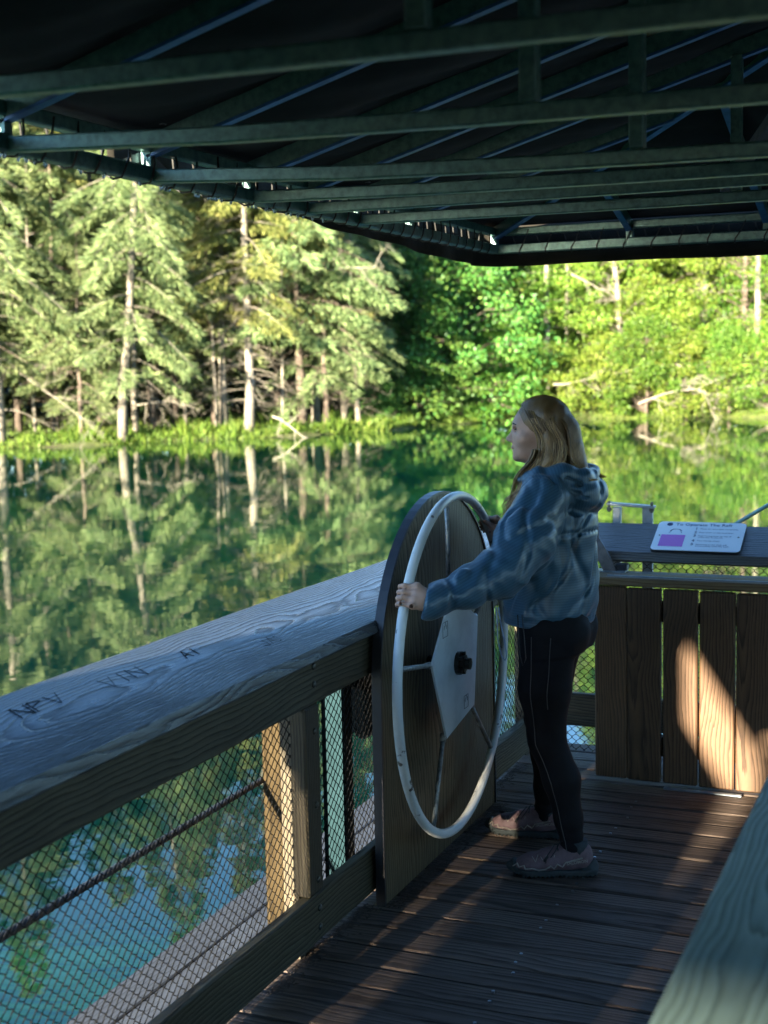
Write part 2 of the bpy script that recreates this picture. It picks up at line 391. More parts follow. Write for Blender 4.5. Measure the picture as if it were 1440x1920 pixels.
Fq = np.stack([idx[:-1, :-1], idx[1:, :-1], idx[1:, 1:], idx[:-1, 1:]], -1).reshape(-1, 4)
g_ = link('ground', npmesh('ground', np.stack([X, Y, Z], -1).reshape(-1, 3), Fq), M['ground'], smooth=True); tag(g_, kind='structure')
wb = MB(); wb.add([(-80, -130, WATER_Z), (70, -130, WATER_Z), (70, 60, WATER_Z), (-80, 60, WATER_Z)], [(0, 1, 2, 3)])
tag(wb.build('water', M['water']), kind='structure')

# ------------------------------------------------------------------ deck
deck = tag(MB().build('deck', M['darkw']), kind='structure')
db = MB()
for x in (-1.98, -1.2, -.4): db.box((x, .1, -.13), (.09, 12.6, .18))
for x in (.5, 1.6, 2.7): db.box((x, 5.4, -.13), (.09, 1.9, .18))
db.box((.4, 6.16, -.13), (4.85, .08, .18)); db.box((-1.2, -6.15, -.13), (1.6, .08, .18))
bpy.data.objects.remove(deck); deck = tag(db.build('deck', M['darkw']), kind='structure')
PITCHW = .1338
def plank_mesh(L, wd, th, n=1, seed=0, name='plank'):
    b = MB(); b.box((0, 0, 0), (L, wd, th), bev=.006); me = bpy.data.meshes.new(name); me.from_pydata(b.v, [], b.f); me.update(); me.materials.append(M['deck']); return me
pm_s = plank_mesh(1.74, PITCHW - .010, .034); pm_l = plank_mesh(4.9, PITCHW - .010, .034)
y0 = 2.065 * 1.8 - PITCHW * 78
kk = 0
while True:
    y = y0 + (kk + .5) * PITCHW; kk += 1
    if y > 6.12: break
    if y < -6.1: continue
    far = y > 4.62
    o = bpy.data.objects.new('plank', pm_l if far else pm_s); C.objects.link(o)
    o.location = ((-2.0 + 2.45) if far else (-2.0 + .87) + random.uniform(-.004, .004), y + random.uniform(-.0012, .0012), -.017 + random.uniform(-.0025, .002))
    o.rotation_euler = (random.uniform(-.006, .006), random.uniform(-.0008, .0008), random.uniform(-.0012, .0012)); put(o, deck)
    o.matrix_parent_inverse = Matrix.Identity(4)
sm = MB(); sm.tube([(0, 0, -.004), (0, 0, .0015)], .0052, 8); sme = bpy.data.meshes.new('screw'); sme.from_pydata(sm.v, [], sm.f); sme.materials.append(M['screw']); sme.update()
for xrow in (-1.215, -.57):
    for q in range(60, 100):
        y = y0 + q * PITCHW
        if not 2.6 < y < 5.5: continue
        for dy in (.035, .098):
            if random.random() < .38: continue
            o = bpy.data.objects.new('screw', sme); C.objects.link(o); o.location = (xrow + random.uniform(-.012, .012), y + dy, .0015); put(o, deck); o.matrix_parent_inverse = Matrix.Identity(4)
# outer float ledge, seen through the railing mesh
lb = MB(); lb.box((-2.28, .2, -.33), (.46, 12.8, .16)); lb.box((.2, 6.52, -.33), (5.4, .44, .16))
ledge = tag(lb.build('float_ledge', M['darkw']), kind='structure')
for i, x in enumerate((-2.455, -2.31, -2.165)):
    b = MB(); b.box((x, .2, -.222), (.139, 12.9, .04), bev=.005); b.build('plank', M['ledge'], ledge)
for i, y in enumerate((6.37, 6.515, 6.66)):
    b = MB(); b.box((.3, y, -.223), (5.2, .139, .04), bev=.005); b.build('plank', M['ledge'], ledge)
fb = MB()
for x in (-2.0, .2, 2.4): fb.tube([(x, -6.1, -.52), (x, 6.5, -.52)], .17, 16)
tag(fb.build('float_pontoon', M['darkw']), 'dark drum pontoons carrying the raft deck at the waterline', 'pontoon')

# ------------------------------------------------------------------ railings
def chain_link(P0, U, L, z0, z1, dx=.020, dz=.0195, wr=.0017):
    """woven diamond mesh in the plane of U and z, as one mesh of zig-zag wires"""
    P0 = np.array(P0, float); U = np.array(U, float); U /= np.linalg.norm(U); Nn = np.array([-U[1], U[0], 0])
    nw = int(L / dx); nz = int((z1 - z0) / dz); V = []; Fc = []
    ks = np.arange(nz + 1); ring = 4; ang = np.arange(ring) * 2 * np.pi / ring + .4
    jit = RNG.normal(0, .0009, (nw + 2, nz + 1)) + (.004 * np.sin(np.arange(nw + 2) * .041) )[:, None] * np.sin(np.linspace(0, math.pi, nz + 1))[None]
    base = 0
    for i in range(nw):
        side = ((ks + i) % 2)
        u = (i + side) * dx * 1.0 + np.where(side == 1, .0012, -.0012) + jit[i]
        dep = np.where(side == 1, .0018, -.0018)
        P = P0 + u[:, None] * U + dep[:, None] * Nn; P[:, 2] = z0 + ks * dz + jit[i + 1] + .003 * np.sin(i * .23)
        # tiny hooked corners: two points per knuckle
        Q = np.repeat(P, 2, 0); off = np.tile([-.0018, .0018], len(P)); Q[:, 2] += off
        T = np.gradient(Q, axis=0); T /= np.linalg.norm(T, axis=1)[:, None]
        A = np.cross(T, Nn); A /= np.linalg.norm(A, axis=1)[:, None]; B = np.cross(T, A)
        ringv = Q[:, None, :] + wr * (np.cos(ang)[None, :, None] * A[:, None, :] + np.sin(ang)[None, :, None] * B[:, None, :])
        n = len(Q); V.append(ringv.reshape(-1, 3))
        a = (base + np.arange(n - 1)[:, None] * ring + np.arange(ring)[None, :]); b = (base + np.arange(n - 1)[:, None] * ring + (np.arange(ring)[None, :] + 1) % ring)
        Fc.append(np.stack([a, b, b + ring, a + ring], -1).reshape(-1, 4)); base += n * ring
    return npmesh('wire_mesh', np.concatenate(V), np.concatenate(Fc))

def dome(b, c, n, r, h=.5):
    c = Vector(c); n = Vector(n)
    b.tube([c - n * .004, c + n * r * h * .4, c + n * r * h * .8, c + n * r * h], [r, r * .95, r * .6, r * .15], 10)

RX = -1.80        # inner face of the lake-side railing
lr = thing('railing', (RX, 2, 0), 'long lake-side timber railing with wide sloping carved cap and black wire mesh', 'railing')
ti = math.atan2(.104, .261)
Rt = Matrix.Rotation(ti, 3, 'Y')
b = MB(); L = 9.0; ys = np.linspace(-6.1, 6.06, 60)
def cap_pts(bmb, path_y):
    # closed section of the sloping board, softened inner edge, swept along y with slight wander
    sec = [(-1.773, .953), (-1.777, .9625), (-1.786, .9665), (-2.026, 1.0625), (-2.034, 1.0605), (-2.037, 1.053), (-2.020, 1.018), (-1.770 - .018, .925), (-1.7765, .920), (-1.766, .928)]
    V = []; n = len(sec); Fc = []
    for i, y in enumerate(path_y):
        dz = .0015 * math.sin(y * 2.1) + .001 * math.sin(y * 5.3)
        for (x, z) in sec: V.append((x + .001 * math.sin(y * 3.3), y, z + dz))
    for i in range(len(path_y) - 1):
        for q in range(n): Fc.append((i * n + q, i * n + (q + 1) % n, (i + 1) * n + (q + 1) % n, (i + 1) * n + q))
    Fc.append(tuple(range(n))[::-1]); Fc.append(tuple((len(path_y) - 1) * n + q for q in range(n)))
    bmb.add(V, Fc)
cap_pts(b, ys); cap = b.build('cap', M['cap'], lr)
# knife carvings in the cap: short grooves
cv = MB(); Uc = Vector((-.240, 0, .096)).normalized(); Nc = Vector((.37, 0, .93)).normalized()
def on_cap(y, s): return Vector((-1.786, y, .9665)) + Uc * s + Nc * .0012
def stroke(y1, s1, y2, s2, wd=.0035):
    a, c = on_cap(y1, s1), on_cap(y2, s2); cv.bar(a - Nc * .001, c - Nc * .001, wd * .6, .0012, Nc)
glyph = {'N': [(0, 0, 0, 1), (0, 1, 1, 0), (1, 0, 1, 1)], 'V': [(0, 1, .5, 0), (.5, 0, 1, 1)], 'I': [(.5, 0, .5, 1)], 'P': [(0, 0, 0, 1), (0, 1, .9, .8), (.9, .8, 0, .5)],
         'L': [(0, 1, 0, 0), (0, 0, .9, 0)], 'A': [(0, 0, .5, 1), (.5, 1, 1, 0), (.25, .4, .75, .4)], 'S': [(1, 1, 0, .75), (0, .75, 1, .3), (1, .3, 0, 0)], 'J': [(.8, 1, .8, 0), (.8, 0, 0, .2)],
         'K': [(0, 0, 0, 1), (1, 1, 0, .5), (0, .5, 1, 0)], 'M': [(0, 0, 0, 1), (0, 1, .5, .3), (.5, .3, 1, 1), (1, 1, 1, 0)], 'H': [(0, 0, 0, 1), (1, 0, 1, 1), (0, .5, 1, .5)]}
def carve(txt, y, s, hgt, wd, sw=.0035):
    for ch in txt:
        for (a, c, d, e) in glyph.get(ch, []): stroke(y + a * wd * .8, s + c * hgt, y + d * wd * .8, s + e * hgt, sw)
        y += wd
carve('NPV', 2.42, .165, .042, .06, .0024); carve('VIN', 2.74, .150, .045, .06, .0024)
carve('JASMIN', 3.42, .075, .035, .042, .0028); carve('AI', 3.1, .15, .035, .045, .002)
tag(cv.build('carving', plain('dark_carved_groove', (.022, .024, .028), 1.0, 0, .2, 40, 0, .002, 0.0), lr), kind='stuff')
b = MB(); b.box((RX - .019, -.02, .866), (.038, 12.1, .165), bev=.005); b.build('upper_rail', M['fascia'], lr)
b = MB(); b.box((RX - .02, -.02, .116), (.04, 12.1, .152), bev=.006); b.build('bottom_rail', M['fascia'], lr)
POSTS = [-5.6, -3.8, -1.9, -.1, 1.72, 3.595, 5.90]
for y in POSTS:
    b = MB(); b.box((RX - .012 - .045, y, .48), (.0, .0, .0)) if False else None
    b.box((RX - .046, y, .487), (.088, .098, .586), bev=.006); p = b.build('post', M['postw'], lr)
    for z in (.70, .47, .235): d_ = MB(); dome(d_, (RX - .001, y + .012, z), (1, 0, 0), .0115); d_.build('bolt', M['bolt'], p, True)
    b = MB(); b.box((RX - .066, y, .42), (.05, .09, .96)); b.build('post_core', M['postw'], p)
    for z in (.90, .845, .145, .085): d_ = MB(); dome(d_, (RX + .001, y + .012, z), (1, 0, 0), .0115); d_.build('bolt', M['bolt'], lr, True)
me = chain_link((RX - .055, -2.6, 0), (0, 1, 0), 8.6, .02, .80, .0195, .0175, .0015)
tag(link('wire_mesh', me, M['wire'], lr), kind='stuff')

bs = thing('added_sun_screen', (-2.06, -4.1, 0), 'added tall boarded screen, unseen behind the viewpoint, keeping sun off the deck', 'screen')  # unseen screen added to cut off sun along the deck
for i in range(27):
    b = MB(); b.box((-2.075, -6.0 + i * .145, .94), (.024, .139, 1.92), bev=.003); b.build('board', M['postw'], bs)
for z in (.4, 1.3):
    b = MB(); b.box((-2.045, -4.11, z), (.036, 3.9, .09)); b.build('batten', M['fascia'], bs)
ew = thing('added_sun_wall', (.2, -6.24, 0), 'added boarded wall, unseen behind the viewpoint, blocking low sun at the raft end', 'wall')  # unseen wall added to stop sun coming round the rear corner
for i in range(31):
    b = MB(); b.box((-2.035 + i * .145, -6.24, 1.16), (.139, .024, 2.36), bev=.003); b.build('board', M['postw'], ew)
# far railing, with its own sloping cap
fr_ = thing('railing', (.4, 5.95, 0), 'timber railing across the far end behind the slatted panel, sloping cap under the white sign', 'railing')
sec = [(5.832, .953), (5.836, .9625), (5.845, .9665), (6.054, 1.0625), (6.062, 1.0605), (6.065, 1.053), (6.05, 1.018), (5.846, .925), (5.833, .918), (5.826, .926)]
b = MB(); xs = np.linspace(-1.79, 2.6, 24); V = []; Fc = []; n = len(sec)
for x in xs:
    for (y, z) in sec: V.append((x, y, z + .001 * math.sin(x * 4)))
for i in range(len(xs) - 1):
    for q in range(n): Fc.append((i * n + q, (i + 1) * n + q, (i + 1) * n + (q + 1) % n, i * n + (q + 1) % n))
Fc += [tuple(range(n)), tuple((len(xs) - 1) * n + q for q in range(n))[::-1]]
b.add(V, Fc); b.build('cap', M['capx'], fr_)
b = MB(); b.box((.42, 5.90, .845), (4.36, .038, .04), bev=.005); b.build('upper_rail', M['fasciax'], fr_)
b = MB(); b.box((.42, 5.88, .23), (4.36, .04, .15), bev=.006); b.build('bottom_rail', M['fasciax'], fr_)
for x in (-.1, 1.6):
    b = MB(); b.box((x, 5.955, .46), (.09, .088, .92), bev=.006); b.build('post', M['postw'], fr_)
me = chain_link((-1.78, 5.935, 0), (1, 0, 0), 4.3, .02, .955, .0193, .0193, .0015)
tag(link('wire_mesh', me, M['wire'], fr_), kind='stuff')

# near rail round the viewing well (bottom right, out of focus)
nr = thing('railing', (-.22, 1.5, 0), 'out-of-focus green-grey timber rail in the bottom right corner', 'railing')
b = MB(); b.box((-.219, -.92, .934), (.286, 10.4, .04), bev=.008); b.build('cap', M['near'], nr)
b = MB(); b.box((-.325, -.92, .826), (.038, 10.3, .17), bev=.005); b.build('upper_rail', M['near'], nr)
b = MB(); b.box((-.325, -.92, .12), (.038, 10.3, .15), bev=.005); b.build('bottom_rail', M['fascia'], nr)
for y in (-5.8, -4.1, -2.3, -.4, 1.5, 3.3, 4.2):
    b = MB(); b.box((-.262, y, .456), (.086, .09, .912), bev=.006); b.build('post', M['postw'], nr)
tag(link('wire_mesh', chain_link((-.30, -2.6, 0), (0, 1, 0), 6.8, .2, .74, .0195, .0175, .0015), M['wire'], nr), kind='stuff')

# slatted panel in front of the far railing
gt = thing('slatted_panel', (-1.0, 5.62, 0), 'low panel of wide brown upright boards at the far end of the deck', 'panel')
def slat_mesh(wd):
    q = MB(); q.box((0, 0, 0), (wd, .03, .83), bev=.006); me = bpy.data.meshes.new('slat'); me.from_pydata(q.v, [], q.f); me.update(); me.materials.append(M['slat']); return me
edges = [(-1.449, -1.316), (-1.309, -1.171), (-1.157, -1.017), (-1.006, -.865), (-.856, -.716), (-.706, -.566), (-.555, -.415), (-.404, -.264), (-.253, -.113), (-.102, .038)]
for i, (a, c) in enumerate(edges):
    o = bpy.data.objects.new('slat', slat_mesh(c - a + (.005 if i < 2 else .003))); C.objects.link(o)
    o.location = ((a + c) / 2, 5.62 + random.uniform(-.003, .003), .428 + random.uniform(-.004, .004)); o.rotation_euler = (random.uniform(-.004, .004), random.uniform(-.003, .003), random.uniform(-.012, .012)); put(o, gt)
for z in (.74, .16):
    b = MB(); b.box((-.705, 5.655, z), (1.49, .038, .085)); b.build('backing_batten', M['fasciax'], gt)
b = MB(); b.box((-.70, 5.665, .868), (1.52, .135, .036), bev=.004); b.build('top_board', M['gatecap'], gt)
b = MB(); b.box((-.70, 5.785, .866), (1.52, .085, .03), bev=.004); b.build('top_board', M['capx'], gt)
b = MB(); b.box((-.68, 5.632, .8885), (1.44, .012, .005)); b.build('metal_strip', M['galv2'], gt)
b = MB(); b.box((-.985, 5.565, .004), (.32, .022, .008), bev=.002); b.build('floor_strip', M['galv2'], gt)

# sign on the sloping cap
sg = thing('sign', (-1.07, 5.94, 1.02), 'white notice board titled To Operate The Raft on the far rail cap', 'sign')
Us = Vector((1, 0, 0)); Vs = Vector((0, .209, .096)).normalized(); Ns = Vector((0, -.096, .209)).normalized()
so = Vector((-1.265, 5.845, .9665)) + Ns * .0035 + Vs * -.008
def sgn(x, y, h=0): return so + Us * x + Vs * y + Ns * h
W_, H_ = .385, .238
def rrect(w0, h0, r, n=5):
    P = []
    for (cx, cy, a0) in ((w0 - r, r, -90), (w0 - r, h0 - r, 0), (r, h0 - r, 90), (r, r, 180)):
        for q in range(n + 1): a = math.radians(a0 + 90 * q / n); P.append((cx + r * math.cos(a), cy + r * math.sin(a)))
    return P
def slab(bmb, pts, h0, h1, mat=0):
    n = len(pts); V = [sgn(x, y, h0) for x, y in pts] + [sgn(x, y, h1) for x, y in pts]
    bmb.add(V, [tuple(range(n))[::-1], tuple(range(n, 2 * n))] + [(q, (q + 1) % n, n + (q + 1) % n, n + q) for q in range(n)], mat)
b = MB(); slab(b, rrect(W_, H_, .022), 0, .011); b.build('backing', M['trim'], sg)
b = MB(); slab(b, [(x + .0015, y + .0015) for x, y in rrect(W_ - .003, H_ - .003, .021)], .0112, .0135); b.build('face', M['signw'], sg)
b = MB(); slab(b, [(.03, .03), (.135, .03), (.135, .125), (.03, .125)], .0138, .0144); b.build('colour_block', M['signp'], sg)
b = MB(); slab(b, [(.052 + .013 * math.cos(a), .212 + .013 * math.sin(a)) for a in np.linspace(0, 2 * math.pi, 16, endpoint=False)], .0138, .0144)
for i in range(10):
    a0, a1 = .5 + i * .215, .5 + (i + 1) * .215
    b.bar(sgn(.088 + .03 * math.cos(a0), .143 + .03 * math.sin(a0), .0141), sgn(.088 + .03 * math.cos(a1), .143 + .03 * math.sin(a1), .0141), .0025, .0006, Ns)
b.bar(sgn(.06, .14, .0141), sgn(.075, .175, .0141), .0018, .0006, Ns); b.bar(sgn(.116, .14, .0141), sgn(.1, .175, .0141), .0018, .0006, Ns)
b.build('emblem', M['signb'], sg)
b = MB()
for x in (.022, .363): slab(b, [(x + .004 * math.cos(a), .118 + .004 * math.sin(a)) for a in np.linspace(0, 2 * math.pi, 8, endpoint=False)], .0138, .0150)
b.build('screw', M['bolt'], sg)
Rs = Matrix((Us, Vs, Ns)).transposed().to_4x4()
def sign_text(t, x, y, sz, bold=0):
    me = text_mesh(t, sz, 'lettering', 'LEFT', bold); me.transform(Matrix.Translation(sgn(x, y, .0141)) @ Rs); me.materials.append(M['signb'])
    o = bpy.data.objects.new('lettering', me); C.objects.link(o); put(o, sg)
sign_text('To Operate The Raft', .078, .204, .0285, .0004)
for i, (ln, yy) in enumerate((('Close the entry gate completely.', .176), ('Push down on the steel lever.', .146), ('Push the big lever on top all\nof the way to the left.', .118), ('Turn the big wheel.', .078), ('Returning to the dock will\nautomatically reset the latch.', .048))):
    sign_text(str(i + 1), .168, yy - .004, .026, .0006); sign_text(ln, .19, yy, .0125, .0001)

# lever leaning against the far cap
lv = thing('lever', (-1.44, 5.76, .885), 'dark flat iron lever slanting up behind the person beside the sign rail', 'lever')
b = MB(); path = [(-1.416, 5.755, .884), (-1.475, 5.775, .99), (-1.495, 5.79, 1.03), (-1.50, 5.80, 1.09), (-1.515, 5.81, 1.15)]
wd = [.030, .028, .018, .016, .015]; V = []; Fc = []
for p, q in zip(path, wd):
    for sx in (-1, 1):
        for sy in (-1, 1): V.append((p[0] + sx * q, p[1] + sy * .006, p[2]))
for i in range(len(path) - 1):
    o4 = i * 4
    for (a, c) in ((0, 1), (1, 3), (3, 2), (2, 0)): Fc.append((o4 + a, o4 + c, o4 + 4 + c, o4 + 4 + a))
Fc += [(0, 2, 3, 1), (16, 17, 19, 18)]
b.add(V, Fc); b.build('arm', M['iron'], lv)
b = MB(); b.box((-1.42, 5.77, .8875), (.14, .07, .006)); b.build('foot_plate', M['galv2'], lv)
b = MB(); b.box((-1.375, 5.79, .903), (.05, .05, .03), bev=.004); b.build('stop_block', M['trim'], lv)

# galvanised bracket beyond the far rail and its slanting stay
bk = thing('steel_bracket', (-1.42, 6.2, -.2), 'galvanised bracket of two uprights and a flat bar rising behind the far rail', 'bracket')
for x in (-1.495, -1.352):
    b = MB(); b.box((x, 6.2, .46), (.046 if x > -1.4 else .036, .03, 1.32), bev=.003); b.build('upright', M['galv2'], bk)
b = MB(); b.bar((-1.535, 6.18, 1.138), (-1.315, 6.18, 1.126), .05, .012, bev=.002); b.build('crossbar', M['galv2'], bk)
for x in (-1.525, -1.327):
    b = MB(); b.tube([(x, 6.17, 1.10), (x, 6.17, 1.15)], .007, 6); b.tube([(x, 6.17, 1.107), (x, 6.17, 1.12)], .012, 6); b.build('bolt', M['bolt'], bk)
b = MB(); b.tube([(-1.15, 6.3, .93), (-.10, 6.3, 1.59), (.9, 6.3, 2.22)], .009, 8)
tag(b.build('stay_rod', M['galv']), 'thin pale steel stay slanting up from the far rail at the right edge', 'rod')

# wheel board
WBX = -1.765
wbd = thing('wheel_board', (WBX, 4.575, 0), 'tall round-topped plywood board with black edging behind the white wheel', 'board')
R_ = .575; cyb, czb = 4.575, .759
def arch(r, zb=.004, n=36):
    P = [(cyb + r, zb)] + [(cyb + r * math.cos(a), czb + r * math.sin(a)) for a in np.linspace(0, math.pi, n)] + [(cyb - r, zb)]
    return P
P = arch(R_ - .004); b = MB(); n = len(P)
V = [(WBX + .011, y, z) for y, z in P] + [(WBX - .011, y, z) for y, z in P]
b.add(V, [tuple(range(n)), tuple(range(n, 2 * n))[::-1]] + [(q, n + q, n + (q + 1) % n, (q + 1) % n) for q in range(n)])
b.build('panel', M['ply'], wbd)
b = MB(); O = arch(R_ + .006); I = arch(R_ - .0035); n = len(O); V = []
for (y, z), (yi, zi) in zip(O, I): V += [(WBX + .0165, y, z), (WBX + .0165, yi, zi), (WBX - .0165, yi, zi), (WBX - .0165, y, z)]
Fc = []
for q in range(n - 1):
    for a in range(4): Fc.append((q * 4 + a, q * 4 + (a + 1) % 4, q * 4 + 4 + (a + 1) % 4, q * 4 + 4 + a))
b.add(V, Fc); b.build('edging', M['trim'], wbd)

# wheel
WC = Vector((-1.65, 4.443, .744)); WR = .593; wa = math.radians(1.9)
Wy = Vector((-math.sin(wa), math.cos(wa), 0)); Wx = Vector((math.cos(wa), math.sin(wa), 0)); Wz = Vector((0, 0, 1))
def wp(a, r, h=0): return WC + Wy * (r * math.cos(a)) + Wz * (r * math.sin(a)) + Wx * h
wh = thing('steering_wheel', (-1.65, 4.443, 0), 'large white tubular wheel with five-cornered hub plate held by the person', 'wheel')
b = MB(); b.tube([wp(a, WR) for a in np.linspace(0, 2 * math.pi, 72, endpoint=False)], .0165, 14, closed=True); b.build('rim', M['white'], wh, True)
A5 = [math.radians(90 + 8 + 72 * i) for i in range(5)]; PR = .272
b = MB(); P5 = [wp(a, PR, .004) for a in A5] + [wp(a, PR, -.004) for a in A5]
b.add(P5, [(0, 1, 2, 3, 4), (9, 8, 7, 6, 5)] + [(i, 5 + i, 5 + (i + 1) % 5, (i + 1) % 5) for i in range(5)]); pl = b.build('hub_plate', M['plate'], wh)
for a in A5:
    b = MB(); b.tube([wp(a, PR - .012, -.012), wp(a, WR, 0)], .0085, 8); b.tube([wp(a, PR - .016, -.012), wp(a, PR + .012, -.011)], .0125, 8); b.build('spoke', M['spoke'], wh, True)
b = MB(); b.tube([wp(0, 0, .004), wp(0, 0, .018)], .042, 16); b.tube([wp(0, 0, .018), wp(0, 0, .034)], .032, 6); b.tube([wp(0, 0, .034), wp(0, 0, .052)], .021, 12)
for i in range(5): q = wp(i * 1.257, .035, .012); b.tube([q, q + Wx * .018], .008, 6)
b.build('hub_nut', M['grease'], wh)
b = MB(); b.tube([wp(0, 0, -.004), wp(0, 0, -.15)], .022, 12); b.build('axle', M['grease'], wh)
b = MB()
for (oy, oz, sz) in ((-.13, .145, .052), (.09, -.16, .046)):
    P = [(oy - sz / 2, oz - sz / 2), (oy + sz / 2, oz - sz / 2), (oy + sz / 2, oz + sz / 2), (oy - sz / 2, oz + sz / 2)]
    for i in range(4):
        a, c = P[i], P[(i + 1) % 4]; pa = WC + Wy * a[0] + Wz * a[1] + Wx * .0046; pc = WC + Wy * c[0] + Wz * c[1] + Wx * .0046; b.bar(pa, pc, .0016, .0008, Wx)
    for i in range(3):
        q = WC + Wy * (oy - .012 + i * .012) + Wz * (oz + .01 * (i % 2)) + Wx * .0046; b.bar(q, q + Wz * .014 + Wy * .004, .0018, .0008, Wx)
b.build('scratched_mark', M['grease'], wh)

# outside the railing: timber upright, drive gear, steel rope
tp = thing('timber_upright', (-2.0, 3.93, -.2), 'wide upright timber outside the railing mesh, half lit by the sun', 'post')
b = MB(); b.box((-2.06, 3.94, .34), (.17, .09, 1.16), bev=.006); b.build('board', wood('upright_timber_wood', (.012, .008, .0035), (.034, .023, .010), 'z', .8, 70, .4, .1, .15, (2.0, -3.98), .03), tp)
dg_ = thing('drive_gear', (-1.95, 4.6, 0), 'greasy black cable drive gear with steel plate behind the wheel board', 'drive gear')
b = MB(); b.box((-1.94, 4.02, .36), (.075, .012, .86)); b.build('side_plate', plain('blue_grey_plate', (.012, .028, .034), .85, 0, .3, 20, .1, .002, .05), dg_)
b = MB(); b.box((-1.955, 4.13, .42), (.045, .06, .96)); b.build('stand', M['grease'], dg_)
b = MB()
for (r, x, d) in ((.13, -1.93, .03), (.09, -1.89, .03), (.15, -1.985, .025)): b.tube([(x - d / 2, 4.44, .66), (x + d / 2, 4.44, .66)], r, 22)
for i in range(18): a = i * math.pi / 9; b.box((-1.985, 4.44 + .155 * math.cos(a), .66 + .155 * math.sin(a)), (.022, .022, .022), Matrix.Rotation(-a, 3, 'X'))
b.build('sprocket', M['grease'], dg_)
b = MB(); b.box((-1.94, 4.36, .74), (.11, .40, .10), bev=.01); b.box((-1.93, 4.25, .60), (.07, .05, .16)); b.tube([(-1.93, 4.24, .53), (-1.93, 4.44, .53)], .035, 10); b.build('bearing_block', M['grease'], dg_)
b = MB(); base_r = .0075
for s_ in range(6):
    ph = s_ * math.pi / 3
    b.tube([(-2.15 + base_r * 1.05 * math.cos(ph + y * 48), y, .425 + base_r * 1.05 * math.sin(ph + y * 48)) for y in np.arange(.4, 3.9, .022)], .0044, 5, cap=False)
tag(b.build('steel_rope', M['rope'], None, True), 'thick twisted dark steel rope running outside the mesh at lower left', 'rope')

# ------------------------------------------------------------------ canopy
cn = thing('canopy', (.2, 0, 2.33), 'dark canvas canopy on a frame of galvanised square tubes overhead', 'canopy')
CX0, CX1, CY0, CY1 = -2.1, 2.5, -6.3, 6.27; ZL, ZU, SL = 2.335, 2.415, .28
def roof_z(x, y): return ZU + .012 + SL * min(x - CX0, CX1 - x, CY1 - y, (y - CY0), 2.3)
RY = [-5.6, -4.9, -4.2, -3.5, -2.85, -2.2, -1.55, -.95, -.32, .32, .95, 1.52, 2.08, 2.66, 3.28, 3.85, 4.24, 4.67]
SAG = {2.08: .032, 2.66: .052, 3.28: .066, 3.85: .03}
KING = {2.08: -.82, 2.66: -.815, 3.28: -.74, 4.67: -.725}
for y in RY:
    sg_ = SAG.get(y, .01); sz = lambda x: ZL - sg_ * math.sin(math.pi * (x - CX0) / (CX1 - CX0)) ** .6
    b = MB(); xs_ = np.linspace(CX0 + .022, CX1 - .022, 9); V = []; Fc = []
    for x in xs_:
        for (dy, dz) in ((-.018, -.014), (-.014, -.018), (.014, -.018), (.018, -.014), (.018, .014), (.014, .018), (-.014, .018), (-.018, .014)): V.append((x, y + dy, sz(x) + dz))
    for i in range(8):
        for q in range(8): Fc.append((i * 8 + q, (i + 1) * 8 + q, (i + 1) * 8 + (q + 1) % 8, i * 8 + (q + 1) % 8))
    b.add(V, Fc + [tuple(range(8)), tuple(range(71, 63, -1))]); b.build('crossbar', M['galv'], cn)
    for sx in ((KING[y], 1.2) if y in KING else (1.2,)):
        b = MB(); b.bar((sx, y, sz(sx) + .02), (sx, y, roof_z(sx, y) - .03), .036, .036, (0, 1, 0), bev=.003); b.build('strut', M['galv'], cn)
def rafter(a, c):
    b = MB(); b.bar(a, c, .020, .05, bev=.002); ro_ = b.build('rafter', M['galv'], cn); b = MB(); dn = Vector((0, 0, -.031)); b.bar(Vector(a) + dn, Vector(c) + dn, .030, .008); b.build('sky_glint_strip', M['blueglint'], ro_)  # lower strip added under each rafter to carry the painted glint
for y in RY + [5.2]:
    xe = min(.2, CX0 + (CY1 - y), CX0 + (y - CY0))
    rafter((CX0, y, ZU), (xe, y, ZU + SL * (xe - CX0))); rafter((CX1, y, ZU), (CX1 - (xe - CX0), y, ZU + SL * (xe - CX0)))
for x in (-1.45, -.84, -.2, .5, 1.2, 1.8):
    d = min(x - CX0, CX1 - x); rafter((x, CY1, ZU), (x, CY1 - d, ZU + SL * d))
    b = MB(); b.bar((x, CY1, ZL + .018), (x, CY1, ZU - .018), .03, .03, (0, 1, 0)); b.build('strut', M['galv'], cn)
for (sx, xx) in ((1, CX0), (-1, CX1)):
    rafter((xx, CY1, ZU), (xx + sx * 2.3, CY1 - 2.3, ZU + SL * 2.3)); rafter((xx, CY0, ZU), (xx + sx * 2.3, CY0 + 2.3, ZU + SL * 2.3))
b = MB(); b.bar((.2, CY0 + 2.3, ZU + SL * 2.3), (.2, CY1 - 2.3, ZU + SL * 2.3), .05, .05); b.build('ridge_tube', M['galv'], cn)
for (p, q) in (((-.765, 3.0, 2.77), (-.55, 2.4, 2.85)), ((-.765, 4.7, 2.36), (-.45, 4.2, 2.62)), ((-.60, 4.75, 2.38), (-.30, 5.7, 2.38))):
    b = MB(); b.bar(p, q, .04, .03); b.build('brace', M['galv2'], cn)
for z, w0 in ((ZL, .042), (ZU, .036)):
    for (p, q) in (((CX0, CY0, z), (CX0, CY1, z)), ((CX1, CY0, z), (CX1, CY1, z)), ((CX0, CY1, z), (CX1, CY1, z)), ((CX0, CY0, z), (CX1, CY0, z))):
        b = MB(); b.bar(p, q, w0, w0, bev=.004); b.build('edge_tube', M['galv'], cn)
